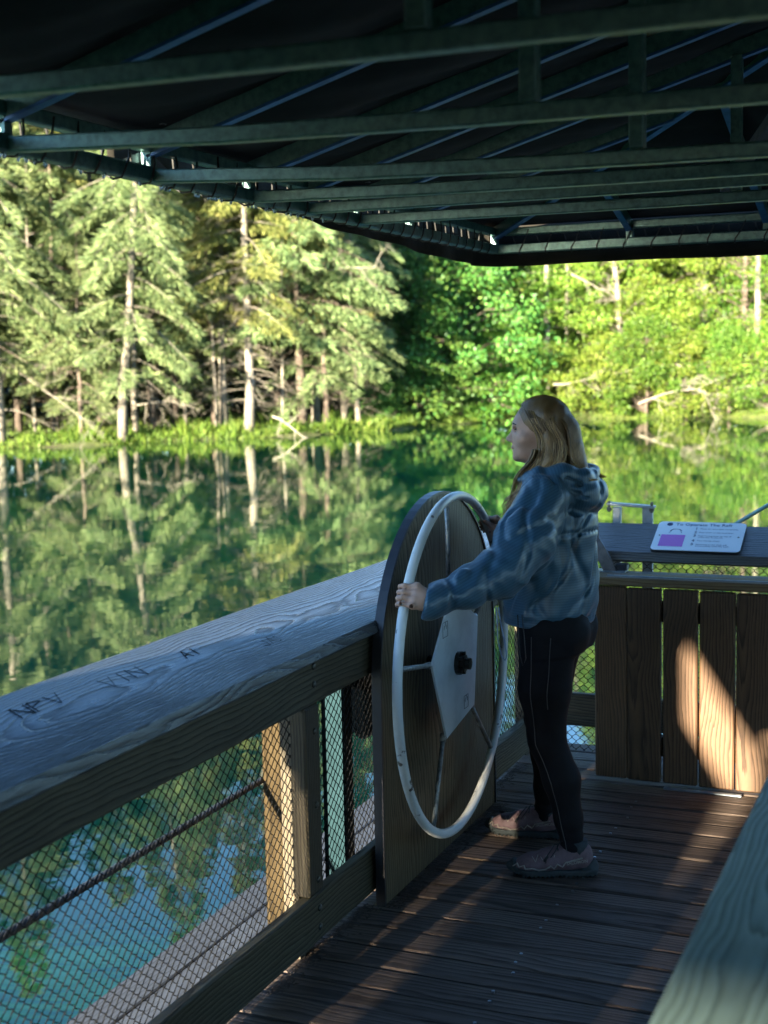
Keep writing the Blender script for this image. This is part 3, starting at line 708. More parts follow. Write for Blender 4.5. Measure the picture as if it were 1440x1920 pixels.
for y in [CY0] + RY[1::2] + [3.28, 5.2, CY1 - .001]:
    b = MB(); b.bar((CX0 - .002, y, ZL + .02), (CX0 - .002, y, ZU - .017), .03, .03, (0, 1, 0)); b.build('strut', M['galv'], cn)
b = MB(); b.add([(CX0 - .022, 3.14, ZL + .018), (CX0 - .022, 3.44, ZL + .018), (CX0 - .022, 3.34, ZU - .02), (CX0 - .022, 3.26, ZU - .02)], [(0, 1, 2, 3)]); b.build('gusset', M['galv2'], cn)
# corner posts that carry the frame, outside the railing
for (x, y) in ((CX0 + .03, CY0 + .05), (CX1 - .03, CY0 + .05), (CX1 - .03, CY1 - .03)):
    b = MB(); b.box((x, y, 1.05), (.06, .06, 2.5), bev=.004); b.build('corner_post', M['galv'], cn)
# canvas: sags between the rafters
def sag(t, pts):
    for a, c in zip(pts[:-1], pts[1:]):
        if a <= t <= c: u = (t - a) / (c - a); return (4 * u * (1 - u)) * min(.055, .1 * (c - a))
    return 0
yl = sorted(RY + [5.2, CY0, CY1]); xl = sorted([-1.45, -.84, -.2, .5, 1.2, 1.8, CX0, CX1])
xs = np.linspace(CX0 - .03, CX1 + .03, 93); ys = np.linspace(CY0 - .03, CY1 + .03, 250); V = np.zeros((len(xs), len(ys), 3))
for i, x in enumerate(xs):
    for j, y in enumerate(ys):
        dx_, dy_ = min(x - CX0, CX1 - x), min(CY1 - y, y - CY0)
        edge = max(0, min(1, min(dx_, dy_) / .25))
        s_ = sag(y, yl) if dx_ <= dy_ else sag(x, xl)
        V[i, j] = (x, y, roof_z(x, y) + .028 - s_ * edge - .006 * math.sin(x * 9 + y * 5) * edge - .004 * math.sin(x * 23 - y * 31) * edge)
idx = np.arange(V.shape[0] * V.shape[1]).reshape(V.shape[:2]); Fq = np.stack([idx[:-1, :-1], idx[1:, :-1], idx[1:, 1:], idx[:-1, 1:]], -1).reshape(-1, 4)
fo = link('canvas', npmesh('canvas', V.reshape(-1, 3), Fq), M['fabric'], cn, True)
md = fo.modifiers.new('thickness', 'SOLIDIFY'); md.thickness = .003
# hanging valance: left side towards the corner, front and right side, rear
def valance(path, drop, name='valance'):
    V = []; Fc = []; n = 7
    for i, ((x, y), d) in enumerate(zip(path, drop)):
        for k_ in range(n):
            t = k_ / (n - 1); out = .05 + .02 * math.sin(i * .9) * t
            V.append((x, y, ZU + .035 - t * d, ))
    for i in range(len(path) - 1):
        for k_ in range(n - 1): a = i * n + k_; Fc.append((a, a + n, a + n + 1, a + 1))
    me = npmesh(name, V, Fc); o = link(name, me, M['valance'], cn, True); md = o.modifiers.new('thickness', 'SOLIDIFY'); md.thickness = .003
path = []; drop = []
for y in np.linspace(3.2, 6.1, 44):
    t = (y - 3.2) / 2.9; path.append((CX0 - .075 - .012 * math.sin(y * 14), y)); drop.append(.075 + .115 * t ** .7 + .004 * math.sin(y * 7))
for a in np.linspace(0, math.pi / 2, 12): path.append((CX0 + .12 - .2 * math.cos(a), CY1 - .12 + .2 * math.sin(a))); drop.append(.193)
for x in np.linspace(CX0 + .16, CX1 + .05, 60): path.append((x, CY1 + .085 + .01 * math.sin(x * 11))); drop.append(.193 + .004 * math.sin(x * 5))
for y in np.linspace(CY1, CY0, 40): path.append((CX1 + .08, y)); drop.append(.2)
valance(path, drop)
V = []; Fc = []; n = 9
for i, y in enumerate(np.linspace(-4.25, 1.15, 120)):
    for k_ in range(n): t = k_ / (n - 1); V.append((CX0 - .075 + .03 * math.sin(i * .8) * (.1 + .9 * t), y + .01 * math.sin(i * 1.9) * t, ZU + .03 - t * 1.32))
for i in range(119):
    for k_ in range(n - 1): a = i * n + k_; Fc.append((a, a + n, a + n + 1, a + 1))
o = link('added_sun_curtain', npmesh('added_sun_curtain', V, Fc), M['valance'], cn, True); o.modifiers.new('thickness', 'SOLIDIFY').thickness = .003  # curtain added out of view to keep sun off arm and legs
# lacing cord: a loop round the lower tube at each eyelet, and the eyelets
lp = MB(); pts = [(-.012, -.045, .085), (-.02, -.02, .01), (-.028, 0, -.016), (-.012, .005, -.027), (.018, .006, -.027), (.028, .008, -.01), (.026, .03, .03), (.012, .05, .088)]
lp.tube(pts, .0032, 5, cap=False); lme = bpy.data.meshes.new('lacing_loop'); lme.from_pydata(lp.v, [], lp.f); lme.materials.append(M['cord']); lme.polygons.foreach_set('use_smooth', [True] * len(lme.polygons)); lme.update()
er = MB(); er.tube([(.011 * math.cos(a), .011 * math.sin(a), 0) for a in np.linspace(0, 2 * math.pi, 12, endpoint=False)], .0025, 5, closed=True)
eme = bpy.data.meshes.new('eyelet'); eme.from_pydata(er.v, [], er.f); eme.materials.append(M['galv2']); eme.update()
def place(me, name, loc, rz, sc=1):
    o = bpy.data.objects.new(name, me); C.objects.link(o); o.location = loc; o.rotation_euler = (random.uniform(-.12, .12), random.uniform(-.1, .1), rz + random.uniform(-.15, .15)); put(o, cn)
y = 2.2
while y < 6.2:
    place(lme, 'lacing_loop', (CX0, y, ZL), 0); 
    if y > 2.4: place(eme, 'eyelet', (CX0 + .05, y + .03, ZU + .052), 0)
    y += random.choice((.10, .12, .13)) if y < 4.2 else .105
x = -1.98
while x < .3: place(lme, 'lacing_loop', (x, CY1, ZL), -math.pi / 2); x += .125
# drops hanging under the wet tube
dp = MB()
for i in range(46):
    y = random.uniform(2.3, 4.4); dp.tube([(CX0 + random.uniform(-.008, .012), y, ZL - .021), (CX0, y, ZL - .027), (CX0, y, ZL - .033), (CX0, y, ZL - .036)], [.003, .0045, .004, .001], 6)
kd = NT('water_drop'); kd.b.inputs['Roughness'].default_value = .02; kd.b.inputs['Base Color'].default_value = (.75, .8, .85, 1); kd.b.inputs['Transmission Weight'].default_value = .6
dp.build('water_drop', kd.mat, cn, True)['kind'] = 'stuff'

# litter swept against the board foot
V = []; Fq = []
for i in range(1500):
    t = random.random(); y = 3.3 + 2.4 * t; x = (-1.742 if 4.0 < y < 5.15 else -1.83) + abs(random.gauss(0, .028)); a = random.uniform(0, math.pi); l = random.uniform(.005, .017); z = .003 + random.random() * .008 * max(0, 1 - abs(x + 1.75) / .06)
    d = np.array([math.cos(a), math.sin(a), random.uniform(-.25, .25)]) * l; e = np.array([-math.sin(a), math.cos(a), .3]) * random.uniform(.0012, .004); c = np.array([x, y, z]); o_ = len(V)
    V += [c - d, c + e, c + d, c - e]; Fq.append((o_, o_ + 1, o_ + 2, o_ + 3))
tag(link('needle_litter', npmesh('needle_litter', V, Fq), M['litter']), 'brown needle litter gathered along the foot of the wheel board', 'litter', kind='stuff')

# ================================================================== TREES
def cards(P, D, L, W, rng, roll=None):
    n = len(P); S_ = np.cross(D, rng.normal(size=(n, 3))); S_ /= np.linalg.norm(S_, axis=1)[:, None] + 1e-9
    L = L[:, None]; W = W[:, None]
    V = np.stack([P, P + D * L * .45 + S_ * W, P + D * L, P + D * L * .45 - S_ * W], 1).reshape(-1, 3)
    return V
def quads(n): return np.arange(n * 4).reshape(-1, 4)
def unit(a): return a / (np.linalg.norm(a, axis=-1, keepdims=True) + 1e-9)

def conifer(H, cb, R, nb, per, seed, droop=.35, clen=.20, cw=.024, ragged=.35, ndead=26):
    rng = np.random.default_rng(seed); zs = np.linspace(0, H, 12); bend = np.cumsum(rng.normal(0, .035, (12, 2)), 0)
    def tr(z): return np.array([np.interp(z, zs, bend[:, 0]), np.interp(z, zs, bend[:, 1]), z])
    t_ = MB(); r0 = .0068 * H + .025
    t_.tube([tr(z) for z in zs], [r0 * (1.25 if i == 0 else 1) * (1 - .93 * z / H) + .012 for i, z in enumerate(zs)], 9)
    Vs = []; az = rng.uniform(0, 6.28)
    for i in range(nb):
        u = (i + rng.uniform(0, 1)) / nb; z = cb + (H - cb) * u ** .95; az += 2.4 + rng.normal(0, .5)
        ln = R * (1 - u ** 1.25) * rng.uniform(1 - ragged, 1.12) * min(1, .55 + u * 4) + .25
        d = np.array([math.cos(az), math.sin(az), 0]); pr = np.array([-d[1], d[0], 0]); dr = droop * rng.uniform(.6, 1.4)
        rise = .18 * rng.uniform(-1, 1.5) * (0.3 + u); base = tr(z)
        def path(t): return base + d * (ln * t)[:, None] + np.array([0, 0, 1.]) * (ln * (rise * t - dr * t ** 2 + .22 * dr * t ** 4))[:, None]
        tt = np.linspace(0, 1, 6); t_.tube(path(tt), [.022 * (1 - q * .85) * (ln / R + .4) for q in tt], 4, cap=False)
        n = int(per * (.35 + ln / R)); t = rng.uniform(.16, 1, n) ** .75
        wd = .30 * ln * (1.05 - t * .75) + .08; s = rng.uniform(-1, 1, n) * wd
        p = path(t) + pr * s[:, None]; p += rng.normal(0, .035, (n, 3)); p[:, 2] -= .42 * np.abs(s) + rng.uniform(0, .12, n) * (1 + ln * .3)
        D = unit(d * .55 + pr * (np.sign(s) * .75)[:, None] + np.array([0, 0, -.55]) + rng.normal(0, .35, (n, 3)))
        Vs.append(cards(p, D, rng.uniform(.6, 1.25, n) * clen, rng.uniform(.6, 1.2, n) * cw, rng))
    for i in range(ndead):
        z = rng.uniform(.9, cb + 2.0); a = rng.uniform(0, 6.28); ln = rng.uniform(.6, R * .8); d = np.array([math.cos(a), math.sin(a), 0]); b0 = tr(z)
        pp = [b0 + d * ln * q + np.array([0, 0, ln * (.1 * q - .4 * q * q)]) + rng.normal(0, .02, 3) for q in np.linspace(0, 1, 5)]
        t_.tube(pp, [.016, .012, .009, .006, .003], 4, cap=False)
        for q in range(4):
            c = pp[1 + q % 4]; e = unit(d + rng.normal(0, .7, 3)) * ln * .3; t_.tube([c, c + e], [.006, .002], 3, cap=False)
    return t_, np.concatenate(Vs)

def broadleaf(H, R, nclump, per, seed, low=.12, leaf=.105, lean=0.0):
    rng = np.random.default_rng(seed); t_ = MB(); top = np.array([lean * H * .5, 0, H * .8])
    stem = [np.array([lean * H * .5 * q ** 1.5, 0, H * .8 * q]) + np.append(rng.normal(0, .10, 2) * q, 0) for q in np.linspace(0, 1, 8)]
    t_.tube(stem, [.02 + (.011 * H + .02) * (1 - q) for q in np.linspace(0, 1, 8)], 8)
    Vs = []
    for i in range(nclump):
        u = (i + rng.uniform()) / nclump; z = H * (low + (1 - low) * u); rr = R * math.sin(math.pi * min(1, .18 + .82 * u) ** .8) ** .7 * rng.uniform(.35, 1.05); a = rng.uniform(0, 6.28)
        c = np.array([rr * math.cos(a) + lean * H * .4 * u, rr * math.sin(a), z]); q = min(.97, max(.05, (z - .25 * rr) / (H * .8))); j = q * 7; j0 = int(j)
        s0 = stem[j0] + (stem[min(7, j0 + 1)] - stem[j0]) * (j - j0); mid = (s0 + c) / 2 + np.array([0, 0, .15 * rr])
        t_.tube([s0, mid, c], [.035 * (1 - u * .6), .02, .006], 4, cap=False)
        cr = rng.uniform(.34, .95) * (R / 3) ** .4; n = int(per * rng.uniform(.6, 1.3)); g = rng.normal(0, 1, (n, 3)); g = unit(g) * rng.uniform(.25, 1, (n, 1)) ** .5 * cr * np.array([1.15, 1.15, .62])
        for b_ in range(3):
            e = unit(rng.normal(0, 1, 3)) * cr * .9; t_.tube([c, c + e * [1, 1, .6]], [.006, .002], 3, cap=False)
        p = c + g; D = unit(g * .8 + np.array([0, 0, -.25]) + rng.normal(0, .45, (n, 3)))
        Vs.append(cards(p, D, rng.uniform(.7, 1.35, n) * leaf, rng.uniform(.3, .46, n) * leaf, rng))
    return t_, np.concatenate(Vs)

def as_mesh(name, mb, mat, smooth=True):
    me = bpy.data.meshes.new(name); me.from_pydata(mb.v, [], mb.f); me.update(); me.materials.append(mat)
    if smooth: me.polygons.foreach_set('use_smooth', [True] * len(me.polygons))
    return me
PROTO = {}
def proto(key, gen, leafmat, barkmat):
    t_, V = gen; c = npmesh('crown', V, quads(len(V) // 4)); c.materials.append(leafmat); PROTO[key] = (as_mesh('trunk', t_, barkmat), c, V)
proto('c1', conifer(16, 2.8, 3.1, 70, 400, 1, .45, .30, .020), M['conifer'], M['bark'])
proto('c2', conifer(17, 2.4, 2.7, 74, 370, 2, .62, .31, .019), M['conifer'], M['pale_bark'])
proto('c3', conifer(15, 3.2, 3.2, 60, 400, 3, .5, .32, .021), M['cedar'], M['bark'])
proto('c4', conifer(18, 4.0, 3.0, 66, 330, 4, .45, .29, .020, .5, 70), M['cedar'], M['pale_bark'])
proto('c5', conifer(6.5, 1.2, 1.6, 42, 220, 5, .6, .21, .015, .45, 10), M['conifer'], M['bark'])
proto('b1', broadleaf(13, 3.6, 100, 255, 6), M['broad2'], M['bark'])
proto('b2', broadleaf(11, 3.2, 88, 260, 7, .08), M['broad'], M['pale_bark'])
proto('b3', broadleaf(14, 3.4, 98, 255, 8, .15, .11, .06), M['broad2'], M['pale_bark'])
proto('s1', broadleaf(4.2, 2.3, 60, 190, 9, .06, .10), M['broad'], M['bark'])
proto('s2', broadleaf(5.2, 2.5, 70, 190, 10, .04, .10), M['shrub'], M['bark'])
proto('s3', broadleaf(3.0, 2.0, 44, 190, 12, .08, .095), M['broad2'], M['bark'])

def spot(px, D):
    """ground point at distance D along the bearing of a picture column"""
    a = YAW - math.atan((px - 720) / 2549.0); x, y = -math.sin(a) * D, math.cos(a) * D
    return Vector((x, y, float(ground_z(np.array([x]), np.array([y]))[0]) - .06))
def tree(key, loc, rot, sc, name, label, cat='tree', group=None, tilt=(0, 0)):
    e = thing(name, loc, label, cat, group); e.rotation_euler = (tilt[0], tilt[1], rot); e.scale = (sc, sc, sc) if not isinstance(sc, tuple) else sc
    for nm, me in zip(('trunk', 'crown'), PROTO[key][:2]):
        o = bpy.data.objects.new(nm, me); C.objects.link(o); o.parent = e
    return e
SH = 'conifers along the left shore'; RB = 'leafy trees along the right shore'
LEFT = [(-260, 43.5, 'c1', 1.0, 'tall pale conifer far outside the left edge of the shore'), (-150, 45.5, 'c2', .95, 'conifer just left of the thick trunk at the left edge'),
    (4, 43.6, 'c2', 1.05, 'thick-trunked conifer cut by the left edge of the picture'), (38, 46.5, 'c1', .95, 'thin conifer just right of the thick trunk at the left edge'),
    (92, 47.6, 'c3', 1.0, 'conifer behind the small drooping spruce on the left'), (154, 43.5, 'c5', 1.0, 'small drooping spruce standing in grass at the water on the left'),
    (196, 49, 'c1', 1.05, 'broad pale conifer between the small spruce and the leaning trunk'), (234, 43.6, 'c2', .98, 'pale conifer whose trunk leans right from the bank'),
    (332, 47.0, 'c1', 1.0, 'conifer right of the leaning trunk with bare lower twigs'), (362, 49.5, 'c3', 1.0, 'yellowish cedar behind the two slim trunks'),
    (424, 46.2, 'c4', .92, 'slim high-crowned conifer left of the white lichen trunk'), (472, 45.0, 'c4', 1.0, 'white lichen-covered conifer trunk in the middle of the left shore'),
    (520, 48.5, 'c3', .95, 'ragged cedar behind the white lichen trunk'), (572, 46.6, 'c1', 1.1, 'thick reddish conifer with bright boughs reaching right over the water'),
    (596, 47.6, 'c4', .95, 'slim conifer beside the thick reddish trunk'), (648, 48.6, 'c2', .9, 'drooping conifer at the right end of the left point'),
    (286, 46.2, 'c5', 1.7, 'pale young spruce just right of the leaning trunk'), (676, 48.0, 'c2', .62, 'sunlit drooping spruce hanging over the tip of the left point'), (-60, 45.0, 'c5', 2.0, 'young spruce just outside the left edge'),
    (110, 45.4, 'c5', 1.5, 'bushy young spruce left of the broad pale conifer'), (402, 46.8, 'c5', 1.6, 'low pale spruce under the yellowish cedar'), (618, 46.6, 'c5', 1.3, 'pale young spruce right of the thick reddish trunk'),
    (705, 52.5, 'c3', .75, 'shaded cedar behind the right end of the left point'), (822, 56.0, 'c5', 1.5, 'blue-green young spruce in the shaded hollow between the shores')]
for i, (px, D, key, sc, lab) in enumerate(LEFT):
    tree(key, spot(px, D), i * 1.7 + .4, sc, 'conifer_tree', lab, 'tree', SH, (0, .13) if px == 234 else (random.uniform(-.02, .02), random.uniform(-.02, .02)))
RIGHT = [(760, 53.4, 's2', 1.5, 'dark leafy shrub at the left of the shaded hollow'), (800, 52.2, 's2', .9, 'dark shrub hanging over the water in the shaded hollow'), (868, 53.6, 's2', 1.5, 'dark bushy shrub just left of the person\'s head'),
    (905, 58, 'b2', 1.0, 'green leafy tree at the right of the shaded hollow'), (958, 56.5, 'b2', .85, 'leafy tree directly above the person\'s head'), (1010, 59.5, 'b1', 1.05, 'yellow-green tree behind the pale bare trunk right of the person'),
    (1085, 58.0, 'b1', .95, 'yellow-green tree above the bleached hanging branch'), (1165, 57.6, 'b3', 1.0, 'bright leafy tree right of the bleached branch'), (1240, 58.2, 'b1', 1.0, 'large bright tree in the middle of the right shore'),
    (1322, 57.4, 'b3', .95, 'bright leafy tree left of the pale trunk at the right edge'), (1400, 57.0, 'b1', 1.05, 'bright yellow-green tree at the right edge of the picture'), (1500, 56.5, 'b2', 1.05, 'leafy tree just outside the right edge'), (1640, 55, 'b1', 1.05, 'leafy tree far outside the right edge'),
    (925, 53.9, 's1', .85, 'low green shrub at the waterline left of the person\'s head'), (1150, 54.9, 's3', 1.0, 'low yellow-green shrub at the waterline right of the person\'s head'), (1215, 54.7, 's1', .9, 'green waterside shrub below the large bright tree'),
    (1290, 54.5, 's3', 1.05, 'yellow-green waterside shrub among the driftwood'), (1370, 54.3, 's1', .8, 'green waterside shrub near the right edge'), (1450, 54.2, 's3', 1.0, 'yellow-green waterside shrub at the right edge'), (1050, 55.0, 's3', .9, 'pale low shrub behind the person\'s head'),
    (690, 49.8, 's2', .5, 'small dark bush at the tip of the left point')]
for i, (px, D, key, sc, lab) in enumerate(RIGHT):
    nm = 'waterside_shrub' if key[0] == 's' else 'leafy_tree'
    tree(key, spot(px, D), i * 2.1 + .9, sc, nm, lab, 'shrub' if key[0] == 's' else 'tree', RB if key[0] != 's' else 'shrubs along the shore')

# the deep wood behind: one mass
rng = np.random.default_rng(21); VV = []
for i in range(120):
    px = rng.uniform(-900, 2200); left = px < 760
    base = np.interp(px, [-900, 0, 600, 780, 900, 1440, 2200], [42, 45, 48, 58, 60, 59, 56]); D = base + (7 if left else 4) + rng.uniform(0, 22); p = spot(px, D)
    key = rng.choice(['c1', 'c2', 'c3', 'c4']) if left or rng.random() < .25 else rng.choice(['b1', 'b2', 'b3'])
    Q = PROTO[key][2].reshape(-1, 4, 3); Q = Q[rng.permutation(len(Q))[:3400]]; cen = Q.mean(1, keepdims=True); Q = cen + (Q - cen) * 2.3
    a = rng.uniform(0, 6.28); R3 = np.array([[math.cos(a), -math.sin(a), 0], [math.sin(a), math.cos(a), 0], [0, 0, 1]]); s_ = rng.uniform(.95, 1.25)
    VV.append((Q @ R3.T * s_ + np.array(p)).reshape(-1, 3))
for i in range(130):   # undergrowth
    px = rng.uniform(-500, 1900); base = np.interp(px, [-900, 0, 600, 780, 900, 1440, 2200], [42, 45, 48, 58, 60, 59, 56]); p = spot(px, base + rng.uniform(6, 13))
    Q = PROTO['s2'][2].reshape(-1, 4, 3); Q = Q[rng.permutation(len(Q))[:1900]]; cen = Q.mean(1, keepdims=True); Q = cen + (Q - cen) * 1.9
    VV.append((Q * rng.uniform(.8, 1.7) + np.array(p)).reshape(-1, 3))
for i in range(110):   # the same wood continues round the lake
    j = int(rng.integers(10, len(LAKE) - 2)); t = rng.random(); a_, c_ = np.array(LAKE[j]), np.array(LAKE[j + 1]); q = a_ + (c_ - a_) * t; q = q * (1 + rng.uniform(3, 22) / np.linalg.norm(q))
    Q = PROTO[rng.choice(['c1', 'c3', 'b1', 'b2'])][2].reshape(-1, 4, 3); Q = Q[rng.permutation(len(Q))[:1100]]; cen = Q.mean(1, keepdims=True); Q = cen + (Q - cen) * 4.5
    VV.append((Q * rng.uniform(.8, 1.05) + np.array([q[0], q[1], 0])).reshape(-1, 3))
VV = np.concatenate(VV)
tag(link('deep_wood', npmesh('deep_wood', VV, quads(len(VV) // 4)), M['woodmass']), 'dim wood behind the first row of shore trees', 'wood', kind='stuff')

# bare slim trunks standing in front of the wood
def bare_trunk(px, D, H, r, lean, label, pale=True):
    p = spot(px, D); e = thing('bare_trunk', p, label, 'tree'); b = MB(); rg = random.Random(int(px))
    pts = [Vector((lean * q * q * H * .3, rg.uniform(-.05, .05), H * q)) for q in np.linspace(0, 1, 8)]
    b.tube([p + q for q in pts], [r * (1.2 - q) for q in np.linspace(0, 1, 8)], 8)
    for i in range(16):
        q = pts[1 + i % 7]; a = rg.uniform(0, 6.28); l = rg.uniform(.4, 1.3); b.tube([p + q, p + q + Vector((math.cos(a) * l, math.sin(a) * l, rg.uniform(-.4, .1) * l))], [.014, .003], 4, cap=False)
    b.build('trunk', M['pale_bark'] if pale else M['bark'], e, True)
for a in ((258, 44.6, 9, .085, .1, 'slim bare trunk just right of the leaning conifer'), (352, 46.4, 9, .06, 0, 'thin bare trunk right of the leaning conifer'), (410, 45.8, 8, .05, -.05, 'very thin bare trunk left of the white lichen trunk'), (70, 45.2, 9, .055, .05, 'thin bare trunk near the left edge'),
          (300, 47.8, 10, .09, 0, 'dark bare trunk deep between the left conifers', False), (535, 46.2, 8, .05, .1, 'thin bare trunk left of the thick reddish conifer'), (1030, 56.0, 12, .13, 0, 'pale bare trunk rising just right of the person\'s head'), (1422, 55.4, 12, .14, 0, 'pale bare trunk near the right edge of the picture'), (1065, 57, 12, .1, .1, 'dim bare trunk beside the pale trunk right of the person')):
    bare_trunk(*a)

# bleached dead branches and driftwood
def dead_branch(loc, d, ln, r, label, seed, depth=4, name='dead_branch'):
    rg = np.random.default_rng(seed); b = MB()
    def grow(p, d, l, r, k_):
        n = 5; pts = [np.array(p)]; dd = np.array(d, float)
        for i in range(n): dd = unit(dd + rg.normal(0, .16, 3) + np.array([0, 0, -.04])); pts.append(pts[-1] + dd * l / n)
        b.tube(pts, [r * (1 - .75 * i / n) for i in range(n + 1)], 5 if k_ else 7, cap=False)
        if k_ < depth:
            for i in range((5, 5, 4, 3)[k_]):
                q = pts[1 + i % n]; e = unit(unit(dd) + rg.normal(0, .75, 3)); grow(q, e, l * rg.uniform(.28, .55), r * .5, k_ + 1)
    grow(loc, d, ln * .85, r * .42, 0)
    e = thing(name, Vector(loc), label, 'branch'); b.build('branch', M['dead'], e, True)
def sp(px, D, z): q = spot(px, D); return (q.x, q.y, z)
ux = Vector((math.cos(YAW), math.sin(YAW), 0))
def dr(a, z, t=0): return tuple(ux * a + Vector((-math.sin(YAW), math.cos(YAW), 0)) * t + Vector((0, 0, z)))
dead_branch(sp(1075, 54.8, 5.2), dr(.8, -.45, -.2), 2.6, .08, 'bleached dead branch hanging in the leaves right of the person\'s head', 1)
dead_branch(sp(1040, 53.8, .9), dr(.7, .1, -.3), 3.0, .09, 'bleached fallen branch at the waterline behind the person\'s head', 2)
dead_branch(sp(1200, 53.6, .1), dr(.75, .35, .1), 3.2, .10, 'pale driftwood log slanting up from the water right of the sign', 3)
dead_branch(sp(1310, 53.6, .6), dr(.9, .2, .1), 3.0, .08, 'tangled driftwood boughs near the right edge', 4)
dead_branch(sp(1270, 53.9, 1.6), dr(.8, -.25, -.1), 3.4, .07, 'grey bough arching down to the water near the right edge', 5)
dead_branch(sp(1160, 54, .5), dr(-.7, .5, 0), 2.2, .05, 'thin bleached bough leaning left over the far water', 6)
dead_branch(sp(515, 44.6, .2), dr(.65, -.15, -.4), 1.9, .09, 'bleached fallen stump branch at the tip of the left point', 7)
dead_branch(sp(590, 46.5, 5.0), dr(.95, .25, -.3), 3.4, .06, 'bleached twigs reaching right above the bright boughs', 8)
dead_branch(sp(60, 43.3, 1.6), dr(.9, -.25, -.3), 3.0, .05, 'thin grey fallen bough slanting down on the left bank', 9)
dead_branch(sp(262, 43.4, .7), dr(.8, .25, -.2), 1.9, .05, 'forked pale bough on the bank right of the leaning trunk', 10)
dead_branch(sp(120, 43.6, 1.9), dr(-.9, .05, -.2), 2.6, .04, 'bare grey twigs left of the small drooping spruce', 11)

# bank grass and ferns
rng = np.random.default_rng(5); N = 60000; P0 = np.array(LAKE[-3:] + LAKE[:11]); seg = rng.integers(0, len(P0) - 1, N); t = rng.uniform(0, 1, N)
e = P0[seg + 1] - P0[seg]; nrm = np.stack([-e[:, 1], e[:, 0]], 1); nrm /= np.linalg.norm(nrm, axis=1)[:, None]
off = rng.exponential(1.6, N) - .30; xy = P0[seg] + e * t[:, None] + nrm * off[:, None]; sdv = lake_sd(xy[:, 0], xy[:, 1]); bad = sdv < -.2
xy[bad] = (P0[seg] + e * t[:, None] - nrm * off[:, None])[bad]
gz = ground_z(xy[:, 0], xy[:, 1]); keep = (gz > WATER_Z - .12); xy = xy[keep]; gz = gz[keep]; n = len(xy)
P = np.column_stack([xy, gz - .03]); D = unit(np.column_stack([rng.normal(0, .35, (n, 2)), np.ones(n)])); patch = .5 + .3 * np.sin(xy[:, 0] * 1.1 + 2 * np.sin(xy[:, 1] * .37)) * np.sin(xy[:, 1] * .83 + 1) + .2 * np.sin(xy[:, 0] * 2.9 + xy[:, 1] * 2.3)
V = cards(P, D, rng.gamma(2.2, .085, n) * (.35 + 1.1 * patch ** 2) * np.where(xy[:, 1] > 47, .55, 1), rng.uniform(.008, .028, n), rng)
tag(link('shore_grass', npmesh('shore_grass', V, quads(n)), M['grass']), 'bright green grass and sedge along the far bank', 'grass', kind='stuff')

